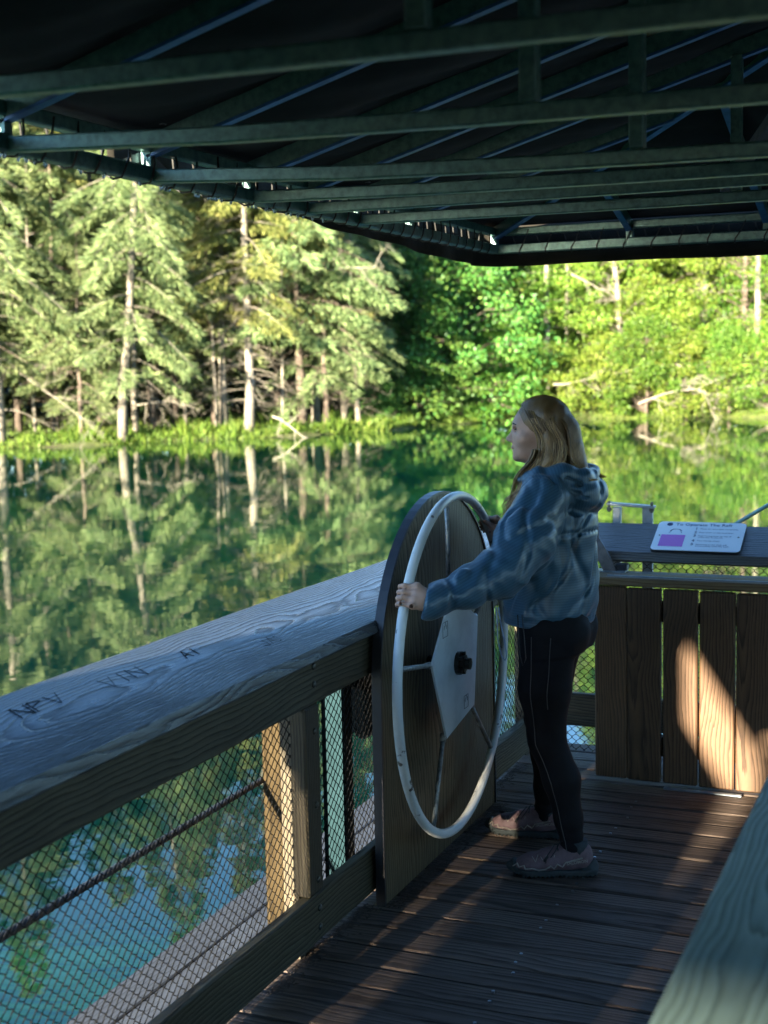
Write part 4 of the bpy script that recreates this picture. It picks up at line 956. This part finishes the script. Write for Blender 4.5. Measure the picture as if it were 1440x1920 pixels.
# ================================================================== PERSON
class SDF:
    """small signed-distance sculpting grid; blobs are blended smoothly, then skinned with surface nets"""
    def __init__(s, lo, hi, h):
        s.lo = np.array(lo, float); s.h = h; s.n = np.ceil((np.array(hi) - s.lo) / h).astype(int) + 1; s.g = np.full(s.n, .08, np.float32)
    def box(s, lo, hi):
        a = np.maximum(0, np.floor((np.array(lo) - s.lo) / s.h).astype(int)); b = np.minimum(s.n, np.ceil((np.array(hi) - s.lo) / s.h).astype(int) + 1)
        sl = tuple(slice(i, max(i, j)) for i, j in zip(a, b))
        ax = [s.lo[k] + s.h * np.arange(sl[k].start, sl[k].stop) for k in range(3)]
        return sl, np.meshgrid(*ax, indexing='ij', sparse=True)
    def comb(s, sl, d, k, mode='u'):
        a = s.g[sl]; d = d.astype(np.float32)
        if mode == 'c':   # carve
            d = -d
            if k > 0: h = np.clip(.5 - .5 * (d - a) / k, 0, 1); s.g[sl] = a * h + d * (1 - h) + k * h * (1 - h); s.g[sl] = np.maximum(s.g[sl], np.maximum(a, d))
            else: s.g[sl] = np.maximum(a, d)
            return
        if k > 0: h = np.clip(.5 + .5 * (a - d) / k, 0, 1); s.g[sl] = a * (1 - h) + d * h - k * h * (1 - h)
        else: s.g[sl] = np.minimum(a, d)
    def cap(s, a, b, ra, rb, k=.015, mode='u'):
        a = np.array(a, float); b = np.array(b, float); m = max(ra, rb) + .09
        sl, (x, y, z) = s.box(np.minimum(a, b) - m, np.maximum(a, b) + m); e = b - a; L2 = e @ e + 1e-12
        t = np.clip(((x - a[0]) * e[0] + (y - a[1]) * e[1] + (z - a[2]) * e[2]) / L2, 0, 1)
        d = np.sqrt((x - a[0] - t * e[0]) ** 2 + (y - a[1] - t * e[1]) ** 2 + (z - a[2] - t * e[2]) ** 2) - (ra + (rb - ra) * t); s.comb(sl, d, k, mode)
    def chain(s, pts, rad, k=.015):
        for i in range(len(pts) - 1): s.cap(pts[i], pts[i + 1], rad[i], rad[i + 1], k)
    def ell(s, c, r, k=.015, R=None, mode='u'):
        c = np.array(c, float); r = np.array(r, float); m = r.max() + .09; sl, (x, y, z) = s.box(c - m, c + m); x, y, z = x - c[0], y - c[1], z - c[2]
        if R is not None: R = np.array(R); x, y, z = (R[0][0] * x + R[1][0] * y + R[2][0] * z, R[0][1] * x + R[1][1] * y + R[2][1] * z, R[0][2] * x + R[1][2] * y + R[2][2] * z)
        k0 = np.sqrt((x / r[0]) ** 2 + (y / r[1]) ** 2 + (z / r[2]) ** 2); k1 = np.sqrt((x / r[0] ** 2) ** 2 + (y / r[1] ** 2) ** 2 + (z / r[2] ** 2) ** 2)
        s.comb(sl, k0 * (k0 - 1) / (k1 + 1e-6), k, mode)
    def loft(s, zs, cx, cy, a, b, k=.02):
        lo = (min(cx) - max(a) - .09, min(cy) - max(b) - .09, zs[0] - .02); hi = (max(cx) + max(a) + .09, max(cy) + max(b) + .09, zs[-1] + .02)
        sl, (x, y, z) = s.box(lo, hi); f = lambda q: np.interp(z, zs, q); A, B = f(a), f(b)
        q = np.sqrt(((x - f(cx)) / A) ** 2 + ((y - f(cy)) / B) ** 2); d = (q - 1) * np.minimum(A, B); d = np.maximum(d, np.maximum(zs[0] - z, z - zs[-1])); s.comb(sl, d, k)
    def mesh(s, name, warp=None):
        g = s.g
        if warp is not None:
            X, Y, Z = np.meshgrid(*[s.lo[k] + s.h * np.arange(s.n[k]) for k in range(3)], indexing='ij', sparse=True); near = np.abs(g) < .05; g = g + np.where(near, warp(X, Y, Z), 0).astype(np.float32)
        ins = g < 0; cnt = np.zeros(np.array(g.shape) - 1, np.uint8)
        for i in (0, 1):
            for j in (0, 1):
                for k_ in (0, 1): cnt += ins[i:g.shape[0] - 1 + i, j:g.shape[1] - 1 + j, k_:g.shape[2] - 1 + k_]
        cells = np.argwhere((cnt > 0) & (cnt < 8)); vid = np.full(cnt.shape, -1, np.int64); vid[tuple(cells.T)] = np.arange(len(cells))
        acc = np.zeros((len(cells), 3)); num = np.zeros(len(cells)); cor = {}
        for i in (0, 1):
            for j in (0, 1):
                for k_ in (0, 1): cor[(i, j, k_)] = g[cells[:, 0] + i, cells[:, 1] + j, cells[:, 2] + k_]
        for p in cor:
            for ax in range(3):
                if p[ax] == 0:
                    q = list(p); q[ax] = 1; q = tuple(q); a, b = cor[p], cor[q]; cr = (a < 0) != (b < 0); t = np.where(cr, a / np.where(cr, a - b, 1), 0)
                    pos = np.array(p, float)[None].repeat(len(cells), 0); pos[:, ax] += t; acc += pos * cr[:, None]; num += cr
        V = s.lo + s.h * (cells + acc / num[:, None]); Q = []
        for ax in range(3):
            a = [slice(1, -1)] * 3; a[ax] = slice(0, -1); b = list(a); b[ax] = slice(1, None)
            A, B = ins[tuple(a)], ins[tuple(b)]
            for flip, cond in ((0, A & ~B), (1, ~A & B)):
                c = np.argwhere(cond); off = np.ones(3, int); off[ax] = 0; c = c + off; u, v = [(1, 2), (2, 0), (0, 1)][ax]
                def at_(du, dv): q = c.copy(); q[:, u] += du; q[:, v] += dv; return vid[tuple(q.T)]
                f = np.stack([at_(-1, -1), at_(0, -1), at_(0, 0), at_(-1, 0)], 1); Q.append(f[:, ::-1] if flip else f)
        Q = np.concatenate(Q); Q = Q[(Q >= 0).all(1)]
        return npmesh(name, V, Q), V

HEAD_TURN = .24
def turn_head(V):
    V = np.array(V, float); t = np.clip((V[:, 2] - 1.415) / .06, 0, 1); a = HEAD_TURN * t * t * (3 - 2 * t)
    x, y = V[:, 0] + 1.362, V[:, 1] - 4.6; out = V.copy(); out[:, 0] = -1.362 + x * np.cos(a) - y * np.sin(a); out[:, 1] = 4.6 + x * np.sin(a) + y * np.cos(a); return out
def turn_obj(o, box=None):
    me = o.data; n = len(me.vertices); V = np.empty(n * 3, np.float32); me.vertices.foreach_get('co', V); V = V.reshape(-1, 3); W = turn_head(V)
    keep = (np.abs(V[:, 0] + 1.36) < .2) & (np.abs(V[:, 1] - 4.6) < .17); V[keep] = W[keep]; me.vertices.foreach_set('co', V.ravel().astype(np.float32)); me.update()
pe = thing('person', (-1.35, 4.62, 0), 'person in striped blue hooded jacket and black leggings turning the white wheel', 'person')
HL = WC + Wy * (WR * math.cos(math.radians(147.5))) + Wz * (WR * math.sin(math.radians(147.5)))   # left grip on the rim
HR = WC + Wy * (WR * math.cos(math.radians(47.5))) + Wz * (WR * math.sin(math.radians(47.5)))
wristL = HL + Vector((.088, .026, -.020)); wristR = HR + Vector((.10, .015, -.035))
ELB_L = Vector((-1.415, 4.215, 1.135)); ELB_R = Vector((-1.40, 4.93, 1.09)); SH_L = Vector((-1.325, 4.445, 1.345)); SH_R = Vector((-1.335, 4.765, 1.345))
# ---- body
B = SDF((-1.80, 3.90, .02), (-1.12, 5.06, 1.70), .0042)
hy = 4.60
B.ell((-1.378, hy, 1.583), (.092, .073, .092), .02)                # skull
B.ell((-1.418, hy, 1.530), (.062, .058, .078), .03)                # face block
B.ell((-1.438, hy, 1.476), (.036, .036, .026), .025)               # jaw / chin
B.ell((-1.464, hy, 1.465), (.014, .019, .014), .010)               # chin tip
B.ell((-1.446, hy, 1.583), (.028, .050, .026), .02)                # forehead / brow
B.cap((-1.468, hy, 1.562), (-1.4935, hy, 1.532), .007, .0092, .009) # nose bridge to tip
for s_ in (-1, 1):
    B.ell((-1.482, hy + s_ * .0100, 1.526), (.011, .0075, .007), .006)   # nostril wing
    B.ell((-1.467, hy + s_ * .031, 1.566), (.014, .017, .009), .008, mode='c')   # eye socket
    B.ell((-1.452, hy + s_ * .033, 1.566), (.0115, .0125, .0115), .003)          # eyeball under lid
    B.ell((-1.436, hy + s_ * .046, 1.533), (.022, .02, .022), .02)       # cheek
    B.ell((-1.366, hy + s_ * .070, 1.550), (.016, .007, .026), .006)     # ear
B.ell((-1.473, hy, 1.5050), (.010, .019, .0066), .005); B.ell((-1.471, hy, 1.4922), (.0098, .017, .0068), .005)  # lips
B.ell((-1.479, hy, 1.4985), (.012, .022, .0016), .002, mode='c')
B.cap((-1.365, hy, 1.48), (-1.345, hy, 1.36), .053, .062, .03)     # neck
B.loft([.80, .90, 1.02, 1.12, 1.25, 1.35, 1.40], [-1.33, -1.335, -1.345, -1.345, -1.34, -1.34, -1.345], [4.6] * 7, [.115, .12, .10, .10, .11, .09, .06], [.165, .17, .135, .135, .16, .165, .09], .03)
for sh, el_, wr_ in ((SH_L, ELB_L, wristL), (SH_R, ELB_R, wristR)): B.chain([sh, el_, (el_ * .55 + wr_ * .45), wr_], [.052, .040, .038, .027], .02)
LEGS = {'L': [(-1.335, 4.515, .86), (-1.345, 4.505, .66), (-1.338, 4.50, .48), (-1.285, 4.50, .34), (-1.262, 4.503, .20), (-1.243, 4.505, .07)], 'R': [(-1.345, 4.69, .86), (-1.40, 4.73, .66), (-1.435, 4.775, .48), (-1.425, 4.81, .34), (-1.437, 4.83, .20), (-1.45, 4.845, .07)]}
LR = [.104, .090, .064, .063, .047, .038]
for q in LEGS.values(): B.chain(q, [r - .006 for r in LR], .02)
def hand(Bs, P, wr_, O, T, spread=.0205, flip=1):
    """palm on the deck side of the rim, four fingers curled over it, thumb on the other side"""
    P = Vector(P); A = Wx; fr = [.0088, .0094, .0092, .0078]; ln = [1.0, 1.08, 1.02, .86]
    kn = []
    for i in range(4):
        t = (1.5 - i) * spread; K = P + A * (.043 - .004 * abs(i - 1.2)) + O * .018 + T * t * 1.12; kn.append(K); R0 = .0165 + fr[i] - .0005
        pts = [K]
        for ang in (48, 92, 138, 138 + 48 * ln[i]):
            a = math.radians(ang); pts.append(P + (A * math.cos(a) + O * math.sin(a)) * R0 + T * t)
        for a, c, r0, r1 in zip(pts[:-1], pts[1:], [fr[i] * 1.05, fr[i], fr[i] * .97, fr[i] * .92], [fr[i], fr[i] * .97, fr[i] * .92, fr[i] * .8]): Bs.cap(a, c, r0, r1, .0025)
    for i, K in enumerate(kn): Bs.cap(K, wr_ + T * (1.5 - i) * .009, .0105, .016, .012)
    mc = (kn[1] + kn[2]) / 2 * .55 + wr_ * .45; Bs.ell(mc, (.030, .030, .030), .015)
    tb = wr_ * .55 + kn[0] * .45 - O * .016 + T * .004; t1 = P + A * .022 - O * .020 + T * .040; t2 = P + A * .004 - O * .018 + T * .066
    Bs.cap(wr_ - O * .006, tb, .017, .016, .012); Bs.cap(tb, t1, .0145, .0105, .006); Bs.cap(t1, t2, .0102, .0082, .003)
for P, wr_, sgnT in ((HL, wristL, 1), (HR, wristR, 1)):
    O = (P - WC).normalized(); T = O.cross(Wx).normalized(); T = T if T.z * sgnT > 0 else -T
    hand(B, P, wr_, O, T)
me, _V = B.mesh('body'); body = link('body', me, M['skin'], pe, True); turn_obj(body)
b = MB()
for s_ in (-1, 1):
    b.tube([(-1.4635, hy + s_ * .033 - .010, 1.566), (-1.4655, hy + s_ * .033, 1.5665), (-1.4625, hy + s_ * .033 + .010, 1.566)], [.0014, .0046, .0014], 6, flat=.7)
    b.tube([(-1.4745, hy + s_ * .018, 1.583), (-1.4735, hy + s_ * .032, 1.587), (-1.462, hy + s_ * .048, 1.583)], [.0020, .0032, .0016], 5)
turn_obj(b.build('eye', M['eye'], body, True))
b = MB(); b.tube([(-1.476, hy - .018, 1.4985), (-1.4815, hy, 1.4988), (-1.476, hy + .018, 1.4985)], [.0014, .0034, .0014], 6); turn_obj(b.build('mouth', M['lip'], body, True))

# ---- leggings
G = SDF((-1.60, 4.35, .05), (-1.12, 4.98, .98), .0052)
for q in LEGS.values(): G.chain(q, LR, .025)
G.loft([.80, .86, .92, .97], [-1.325, -1.33, -1.335, -1.34], [4.6] * 4, [.118, .124, .125, .12], [.170, .175, .172, .165], .03)
for y_ in (4.53, 4.64): G.ell((-1.272, y_, .865), (.080, .085, .085), .03)
def leg_warp(X, Y, Z): return .0022 * np.sin(Z * 150 + 9 * X) * np.exp(-((Z - .11) / .05) ** 2) + .0012 * np.sin(Z * 70 + X * 40) * np.exp(-((Z - .48) / .08) ** 2)
me, _V = G.mesh('leggings', leg_warp); lg = link('leggings', me, M['leg'], pe, True)
b = MB()
for x_off, z1 in ((-.028, .09), (.040, .60)):
    pts = []
    for z in np.arange(.86, z1, -.012):
        q = LEGS['L']; zz_ = [p[2] for p in q][::-1]; xc = np.interp(z, zz_, [p[0] for p in q][::-1]); xo = xc + x_off * np.interp(z, [.07, .5, .86], [.35, .75, 1])
        sel = _V[(np.abs(_V[:, 2] - z) < .005) & (np.abs(_V[:, 0] - xo) < .005) & (_V[:, 1] < 4.6)]
        if len(sel): pts.append((xo, sel[:, 1].min() - .0006, z))
    b.tube(pts, .0017, 5)
b.build('seam', M['seam'], lg)

# ---- jacket
J = SDF((-1.68, 3.90, .86), (-1.06, 5.06, 1.50), .0048)
zj = [.886, .93, 1.02, 1.12, 1.22, 1.30, 1.36, 1.41, 1.43]
J.loft(zj, [-1.356, -1.353, -1.348, -1.340, -1.335, -1.333, -1.335, -1.345, -1.35], [4.605] * 9, [.158, .168, .166, .158, .155, .145, .122, .085, .06], [.188, .198, .198, .196, .20, .202, .185, .12, .08], .03)
J.chain([SH_L + Vector((0, .02, -.01)), SH_L * .5 + ELB_L * .5 + Vector((.012, .0, -.035)), ELB_L + Vector((.015, 0, -.022)), ELB_L * .5 + wristL * .5 + Vector((.0, 0, -.012)), wristL + (HL - wristL) * .2], [.092, .098, .084, .064, .056], .035)
J.cap(SH_L * .6 + ELB_L * .4 + Vector((.01, .03, -.08)), Vector((-1.36, 4.45, 1.06)), .06, .06, .05)     # loose underarm
J.chain([SH_R + Vector((0, -.02, -.01)), SH_R * .5 + ELB_R * .5, ELB_R, ELB_R * .5 + wristR * .5, wristR + Vector((.02, 0, -.002))], [.092, .085, .075, .062, .052], .035)
J.ell((-1.365, 4.6, 1.405), (.075, .095, .045), .03)                                             # collar
HD = [(-1.415, 4.495, 1.395), (-1.345, 4.482, 1.412), (-1.275, 4.495, 1.412), (-1.222, 4.535, 1.398), (-1.205, 4.60, 1.392), (-1.222, 4.665, 1.398), (-1.275, 4.705, 1.412), (-1.345, 4.718, 1.412), (-1.415, 4.705, 1.395)]
J.chain(HD, [.022, .034, .040, .040, .038, .040, .040, .034, .022], .012)                        # rolled hood opening
J.ell((-1.222, 4.60, 1.352), (.072, .125, .058), .014); J.ell((-1.196, 4.60, 1.325), (.050, .10, .050), .012)   # hanging bag of the hood
J.ell((-1.265, 4.60, 1.435), (.055, .075, .030), .008, mode='c')                                 # hollow of the hood
for yy in (-1, 1):
    J.cap((-1.335, 4.6 + yy * .150, 1.352), (-1.235, 4.6 + yy * .128, 1.300), .008, .009, .010, mode='c'); J.cap((-1.235, 4.6 + yy * .128, 1.300), (-1.170, 4.6 + yy * .05, 1.268), .009, .009, .010, mode='c')
J.cap((-1.165, 4.55, 1.268), (-1.165, 4.65, 1.268), .010, .010, .01, mode='c')
J.cap((-1.30, 4.45, 1.385), (-1.19, 4.50, 1.335), .005, .005, .010, mode='c'); J.cap((-1.25, 4.47, 1.40), (-1.17, 4.56, 1.35), .004, .004, .008, mode='c')
for wr_, hd_ in ((wristL, HL), (wristR, HR)):                                                    # square open cuffs
    dv = (hd_ - wr_).normalized(); sl, (x, y, z) = J.box(np.array(wr_) - .1, np.array(wr_) + .1)
    J.g[sl] = np.maximum(J.g[sl], ((x - wr_.x) * dv.x + (y - wr_.y) * dv.y + (z - wr_.z) * dv.z - .034)).astype(np.float32)
    J.cap(wr_ + dv * .12, wr_ + dv * .05, .034, .034, .002, mode='c')
axL = np.array(nn(np.array(wristL - ELB_L))); e0 = np.array(ELB_L)
axU = np.array(nn(np.array(ELB_L - SH_L))); u0 = np.array(SH_L)
def jw(X, Y, Z):
    s1 = (X - e0[0]) * axL[0] + (Y - e0[1]) * axL[1] + (Z - e0[2]) * axL[2]
    s2 = (X - u0[0]) * axU[0] + (Y - u0[1]) * axU[1] + (Z - u0[2]) * axU[2]
    arm = 1 / (1 + np.exp((Y - 4.40) / .02)); tor = 1 - arm
    rj = np.random.default_rng(4); w = 0
    wx = X + .018 * np.sin(23 * Z + 11 * Y) + .012 * np.sin(41 * Y - 17 * Z); wz = Z + .016 * np.sin(27 * X - 19 * Y) + .01 * np.sin(47 * X + 13 * Z)
    f1 = np.sin(s1 * 34 + 46 * wz + 30 * wx); f2 = np.sin(s2 * 30 - 38 * wx + 26 * wz + 1.1); f3 = np.sin(92 * wz + 61 * wx + 40 * Y)
    w = w + arm * (.0100 * (.5 + .5 * f1) ** 7 + .0095 * (.5 + .5 * f2) ** 7 + .0012 * f3 - .001)
    g1 = np.sin(34 * wx + 26 * Y + 7 * wz); g2 = np.sin(58 * wx - 31 * wz + 20 * Y + .7); g3 = np.sin(21 * wx + 55 * wz - 18 * Y)
    w = w + tor * (.0125 * (.5 + .5 * g1) ** 6 * np.clip((1.36 - Z) / .1, .2, 1) + .008 * (.5 + .5 * g2) ** 6 + .0016 * g3 + .0)
    w = w * np.clip((Z - .900) / .04, 0, 1); hem = np.exp(-((Z - .912) / .012) ** 2); w = w + hem * (.0035 + .0010 * np.sin(170 * X + 150 * Y)) * tor
    yoke = np.exp(-((Z - 1.215) / .008) ** 2) * (X > -1.30); w += yoke * (.006 + .002 * np.sin(220 * Y + 160 * X)) * tor
    seam = np.exp(-((Y - 4.428 - .25 * (1.3 - Z) * .2) / .005) ** 2) * (Z > 1.05); w += seam * .004
    return w
me, V = J.mesh('jacket', jw)
at2 = me.attributes.new('stripe', 'FLOAT', 'POINT'); Vd = V
dx_ = np.abs((V - e0) @ axL); side = 1 / (1 + np.exp((V[:, 1] - 4.36) / .012))
arm_f = (V[:, 0] - wristL.x) * 0 + (V - e0) @ np.cross(axL, [0.35, -.9, .1]); stripe = np.where(V[:, 1] < 4.41, (V - e0) @ nn(np.cross(axL, [0.35, -.9, .1])), np.where(V[:, 2] < 1.215, V[:, 2], V[:, 0] * .8 + V[:, 1] * .6))
at2.data.foreach_set('value', stripe.astype(np.float32)); jk = link('jacket', me, M['jacket'], pe, True)
b = MB(); b.tube([(-1.495, 4.43, .955), (-1.49, 4.425, .90), (-1.487, 4.42, .84), (-1.474, 4.418, .785), (-1.461, 4.418, .772), (-1.455, 4.419, .785), (-1.463, 4.422, .84), (-1.478, 4.425, .90), (-1.487, 4.43, .955)], .0024, 6); b.build('drawcord', M['drawcord'], jk, True)
b = MB(); b.tube([(-1.405, 4.39, .94), (-1.40, 4.383, .87), (-1.395, 4.38, .80), (-1.385, 4.381, .765), (-1.375, 4.383, .79), (-1.382, 4.388, .87), (-1.39, 4.392, .94)], .002, 6); b.build('drawcord', M['lace'], jk, True)

# ---- hair: soft mass plus many locks
Hs = SDF((-1.53, 4.46, 1.20), (-1.10, 4.74, 1.72), .0045)
Hs.ell((-1.372, hy, 1.592), (.094, .080, .087), .02)
Hs.ell((-1.337, hy, 1.545), (.063, .079, .112), .03)
for s_ in (-1, 1):
    Hs.chain([(-1.36, hy + s_ * .062, 1.61), (-1.348, hy + s_ * .080, 1.54), (-1.345, hy + s_ * .090, 1.46), (-1.365, hy + s_ * .098, 1.395), (-1.41, hy + s_ * .105, 1.335)], [.034, .024, .024, .020, .008], .02)
Hs.chain([(-1.30, hy, 1.55), (-1.29, hy, 1.47), (-1.255, hy, 1.425), (-1.205, hy, 1.385)], [.06, .06, .035, .010], .03)
Hs.ell((-1.480, hy, 1.530), (.066, .056, .082), .008, mode='c')     # clear the face
for s_ in (-1, 1): Hs.ell((-1.462, hy + s_ * .05, 1.515), (.048, .05, .075), .01, mode='c')
def hw(X, Y, Z): return .0003 * np.sin(150 * X + 60 * Y + 8 * np.sin(14 * Z)) + .0003 * np.sin(260 * X - 90 * Y + 5 * np.sin(20 * Z))
me, _V = Hs.mesh('hair', hw); hr = link('hair', me, M['hair'], pe, True); turn_obj(hr)
b = MB(); rg = random.Random(3)
def lock(pts, r):
    P = [Vector(p) for p in pts]; D = []
    for i in range(len(P) - 1):
        p0, p1, p2, p3 = P[max(0, i - 1)], P[i], P[i + 1], P[min(len(P) - 1, i + 2)]
        for t in (0, .33, .67): D.append(.5 * ((2 * p1) + (p2 - p0) * t + (2 * p0 - 5 * p1 + 4 * p2 - p3) * t * t + (3 * p1 - p0 - 3 * p2 + p3) * t ** 3))
    D.append(P[-1]); n = len(D); b.tube(D, [r * (1 - .75 * (i / (n - 1)) ** 2) for i in range(n)], 4, cap=False, flat=.6)
for i in range(1000):
    s_ = -1 if rg.random() < .68 else 1; u = rg.random(); j = lambda q=.006: rg.uniform(-q, q)
    # root along the parting, from forehead (u=0) to the back of the head (u=1)
    ph_ = math.radians(42 + 118 * u); root = Vector((-1.372 - .099 * math.cos(ph_), hy + s_ * .004, 1.592 + .0905 * math.sin(ph_)))
    side = Vector((-1.418 + .125 * u, hy + s_ * (.083 + .008 * math.sin(math.pi * u) + rg.uniform(-.002, .004)), 1.608 - .01 * u))
    if u < .72:   # front and side locks fall over the shoulder to the chest
        k_ = u / .72; ch = Vector((-1.383 + .090 * k_ + j(), hy + s_ * (.096 + j(.006)), 1.535 - .01 * k_)); jaw = Vector((-1.384 + .09 * k_ + j(), hy + s_ * (.106 + j(.009)), 1.46))
        sh = Vector((-1.405 + .10 * k_ + j(.012), hy + s_ * (.115 + j(.01)), 1.385 + .01 * k_)); end = rg.random()
        tip = Vector((-1.452 + .09 * k_ + j(.02), hy + s_ * (.122 + j(.015)), 1.335 - .07 * end * (1 - .6 * k_))); wav = Vector((j(.014), 0, 0))
        lock([root, side, ch, jaw, sh + wav, tip - wav, tip + Vector((-.012 + j(.02), 0, -.035))], rg.uniform(.0018, .0036))
    else:         # back locks fall onto the hood
        k_ = (u - .72) / .28; bk_ = Vector((-1.282 + j(.004), hy + s_ * (.075 * (1 - k_) + .01), 1.56)); nk = Vector((-1.278 + j(), hy + s_ * (.07 * (1 - k_) + .012), 1.47))
        hd = Vector((-1.245 + j(.02), hy + s_ * (.06 + j(.02)), 1.428)); tip = Vector((-1.195 + j(.03), hy + s_ * (.06 + j(.03)), 1.392)); lock([root, side * .5 + Vector((-1.30, hy, 1.61)) * .5 + Vector((.0, s_ * .01, .01)), bk_, nk, hd, tip], rg.uniform(.0018, .0034))
for i in range(44):   # loose wavy ends in front of the chest
    s_ = -1 if i % 3 else 1; x0 = -1.405 + rg.uniform(-.02, .02); y1 = hy + s_ * (.085 + rg.uniform(-.02, .03)); zz_ = 1.44
    lock([(x0 + .02, y1, 1.50), (x0, y1, 1.44), (x0 - .03, y1, 1.385), (x0 - .035 + rg.uniform(-.02, .02), y1, 1.33), (x0 - .06 + rg.uniform(-.025, .025), y1 - .005, 1.29), (x0 - .045 + rg.uniform(-.03, .03), y1, 1.258)], rg.uniform(.0028, .0046))
turn_obj(b.build('hair_lock', M['hair'], hr, True))

# ---- shoes
def shoe(heel, toe, name_l):
    heel = Vector((*heel, 0)); toe = Vector((*toe, 0)); d = (toe - heel).normalized(); L = .292; l_ = Vector((-d.y, d.x, 0)); up = Vector((0, 0, 1))
    def q(a, s_, z): return heel + d * (a * L) + l_ * s_ + up * z
    e = bpy.data.objects.new('shoe', None)
    U = SDF(tuple(min(heel[k], toe[k]) - .09 for k in range(2)) + (-.005,), tuple(max(heel[k], toe[k]) + .09 for k in range(2)) + (.16,), .0036)
    U.chain([q(.12, 0, .055), q(.30, 0, .055), q(.55, .002, .050), q(.75, .003, .038), q(.91, .002, .031)], [.031, .035, .038, .036, .025], .02)
    U.chain([q(.13, 0, .085), q(.22, 0, .092)], [.031, .034], .02); U.cap(q(.30, 0, .092), q(.56, 0, .060), .027, .028, .02)
    U.cap(q(.17, 0, .125), q(.20, 0, .10), .030, .026, .004, mode='c')
    me, _v = U.mesh('shoe'); o = link('shoe', me, M['shoe'], pe, True)
    So = SDF(tuple(min(heel[k], toe[k]) - .09 for k in range(2)) + (-.008,), tuple(max(heel[k], toe[k]) + .09 for k in range(2)) + (.09,), .0036)
    So.chain([q(.08, 0, .022), q(.3, 0, .019), q(.55, .003, .017), q(.8, .004, .019), q(.95, .002, .030)], [.036, .036, .041, .040, .021], .015)
    sl, (x, y, z) = So.box(So.lo, So.lo + So.h * So.n); So.g = np.maximum(So.g, np.maximum(.002 - z, z - .027) + 0 * x).astype(np.float32)
    So.chain([q(.04, 0, .036), q(.10, 0, .042)], [.027, .022], .015); So.cap(q(.96, 0, .032), q(1.0, 0, .030), .026, .016, .012)
    sl, (x, y, z) = So.box(So.lo, So.lo + So.h * So.n); So.g = np.maximum(So.g, (.002 - z) + 0 * x + 0 * y).astype(np.float32)
    def sw(X, Y, Z): return .0025 * np.sign(np.sin((X * d.x + Y * d.y) * 420)) * (Z < .008)
    me, _v = So.mesh('sole', sw); link('sole', me, M['sole'], o, True)
    tr_ = MB(); side = -1 if l_.y > 0 else 1   # towards the viewer
    zig = [(.97, .035, .020), (.92, .048, .027), (.90, .036, .031), (.84, .044, .040), (.82, .032, .042), (.74, .036, .045), (.66, .030, .046), (.58, .034, .046), (.52, .046, .044), (.48, .036, .044), (.44, .052, .042), (.38, .042, .041), (.34, .058, .040), (.14, .074, .037)]
    tr_.tube([q(a, side * (s_ + .0015), z) for a, z, s_ in zig], [.0042] * len(zig), 5, flat=.6)
    for a in (.5, .6, .7): tr_.tube([q(a, side * .041, .058), q(a - .03, side * .034, .082)], .0012, 4); tr_.tube([q(a, side * .041, .058), q(a + .04, side * .035, .076)], .0012, 4)
    tr_.build('trim', M['shoetrim'], o)
    tm = text_mesh('SALOMON', .0155, 'lettering', 'LEFT', .0003); nrm_ = l_ * side; xa = d * -1 if (d * -1).cross(up).dot(nrm_) > 0 else d
    st_ = q(.33, side * .0455, .050) if xa.dot(d) < 0 else q(.05, side * .0455, .058)
    tilt = (xa + up * .16).normalized(); tu = nrm_.cross(tilt); tm.transform(Matrix.Translation(st_) @ Matrix((tilt, tu, nrm_)).transposed().to_4x4()); tm.materials.append(M['shoetrim']); link('lettering', tm, [], o)
    la = MB()
    for i, a in enumerate((.34, .42, .50, .58)):
        z = .122 - i * .012; la.tube([q(a, -.026, z - .014), q(a + .02, 0, z - .002), q(a + .01, .026, z - .014)], .0021, 5)
    la.tube([q(.34, side * .01, .122), q(.40, side * .025, .130), q(.46, side * .040, .100), q(.52, side * .044, .075)], .0017, 5); la.tube([q(.36, side * .01, .118), q(.47, side * .02, .115), q(.56, side * .038, .080), q(.58, side * .045, .055)], .0017, 5); la.tube([q(.55, side * .036, .078), q(.60, side * .042, .060)], .005, 6)
    la.build('lace', M['lace'], o, True)
    so_ = MB(); so_.tube([q(.19, 0, .075), q(.195, 0, .10), q(.20, 0, .125)], [.033, .036, .037], 14); so_.build('sock', M['sock'], pe, True)
    bpy.data.objects.remove(e)
shoe((-1.176, 4.523), (-1.462, 4.435), 'near'); shoe((-1.380, 4.847), (-1.668, 4.827), 'far')
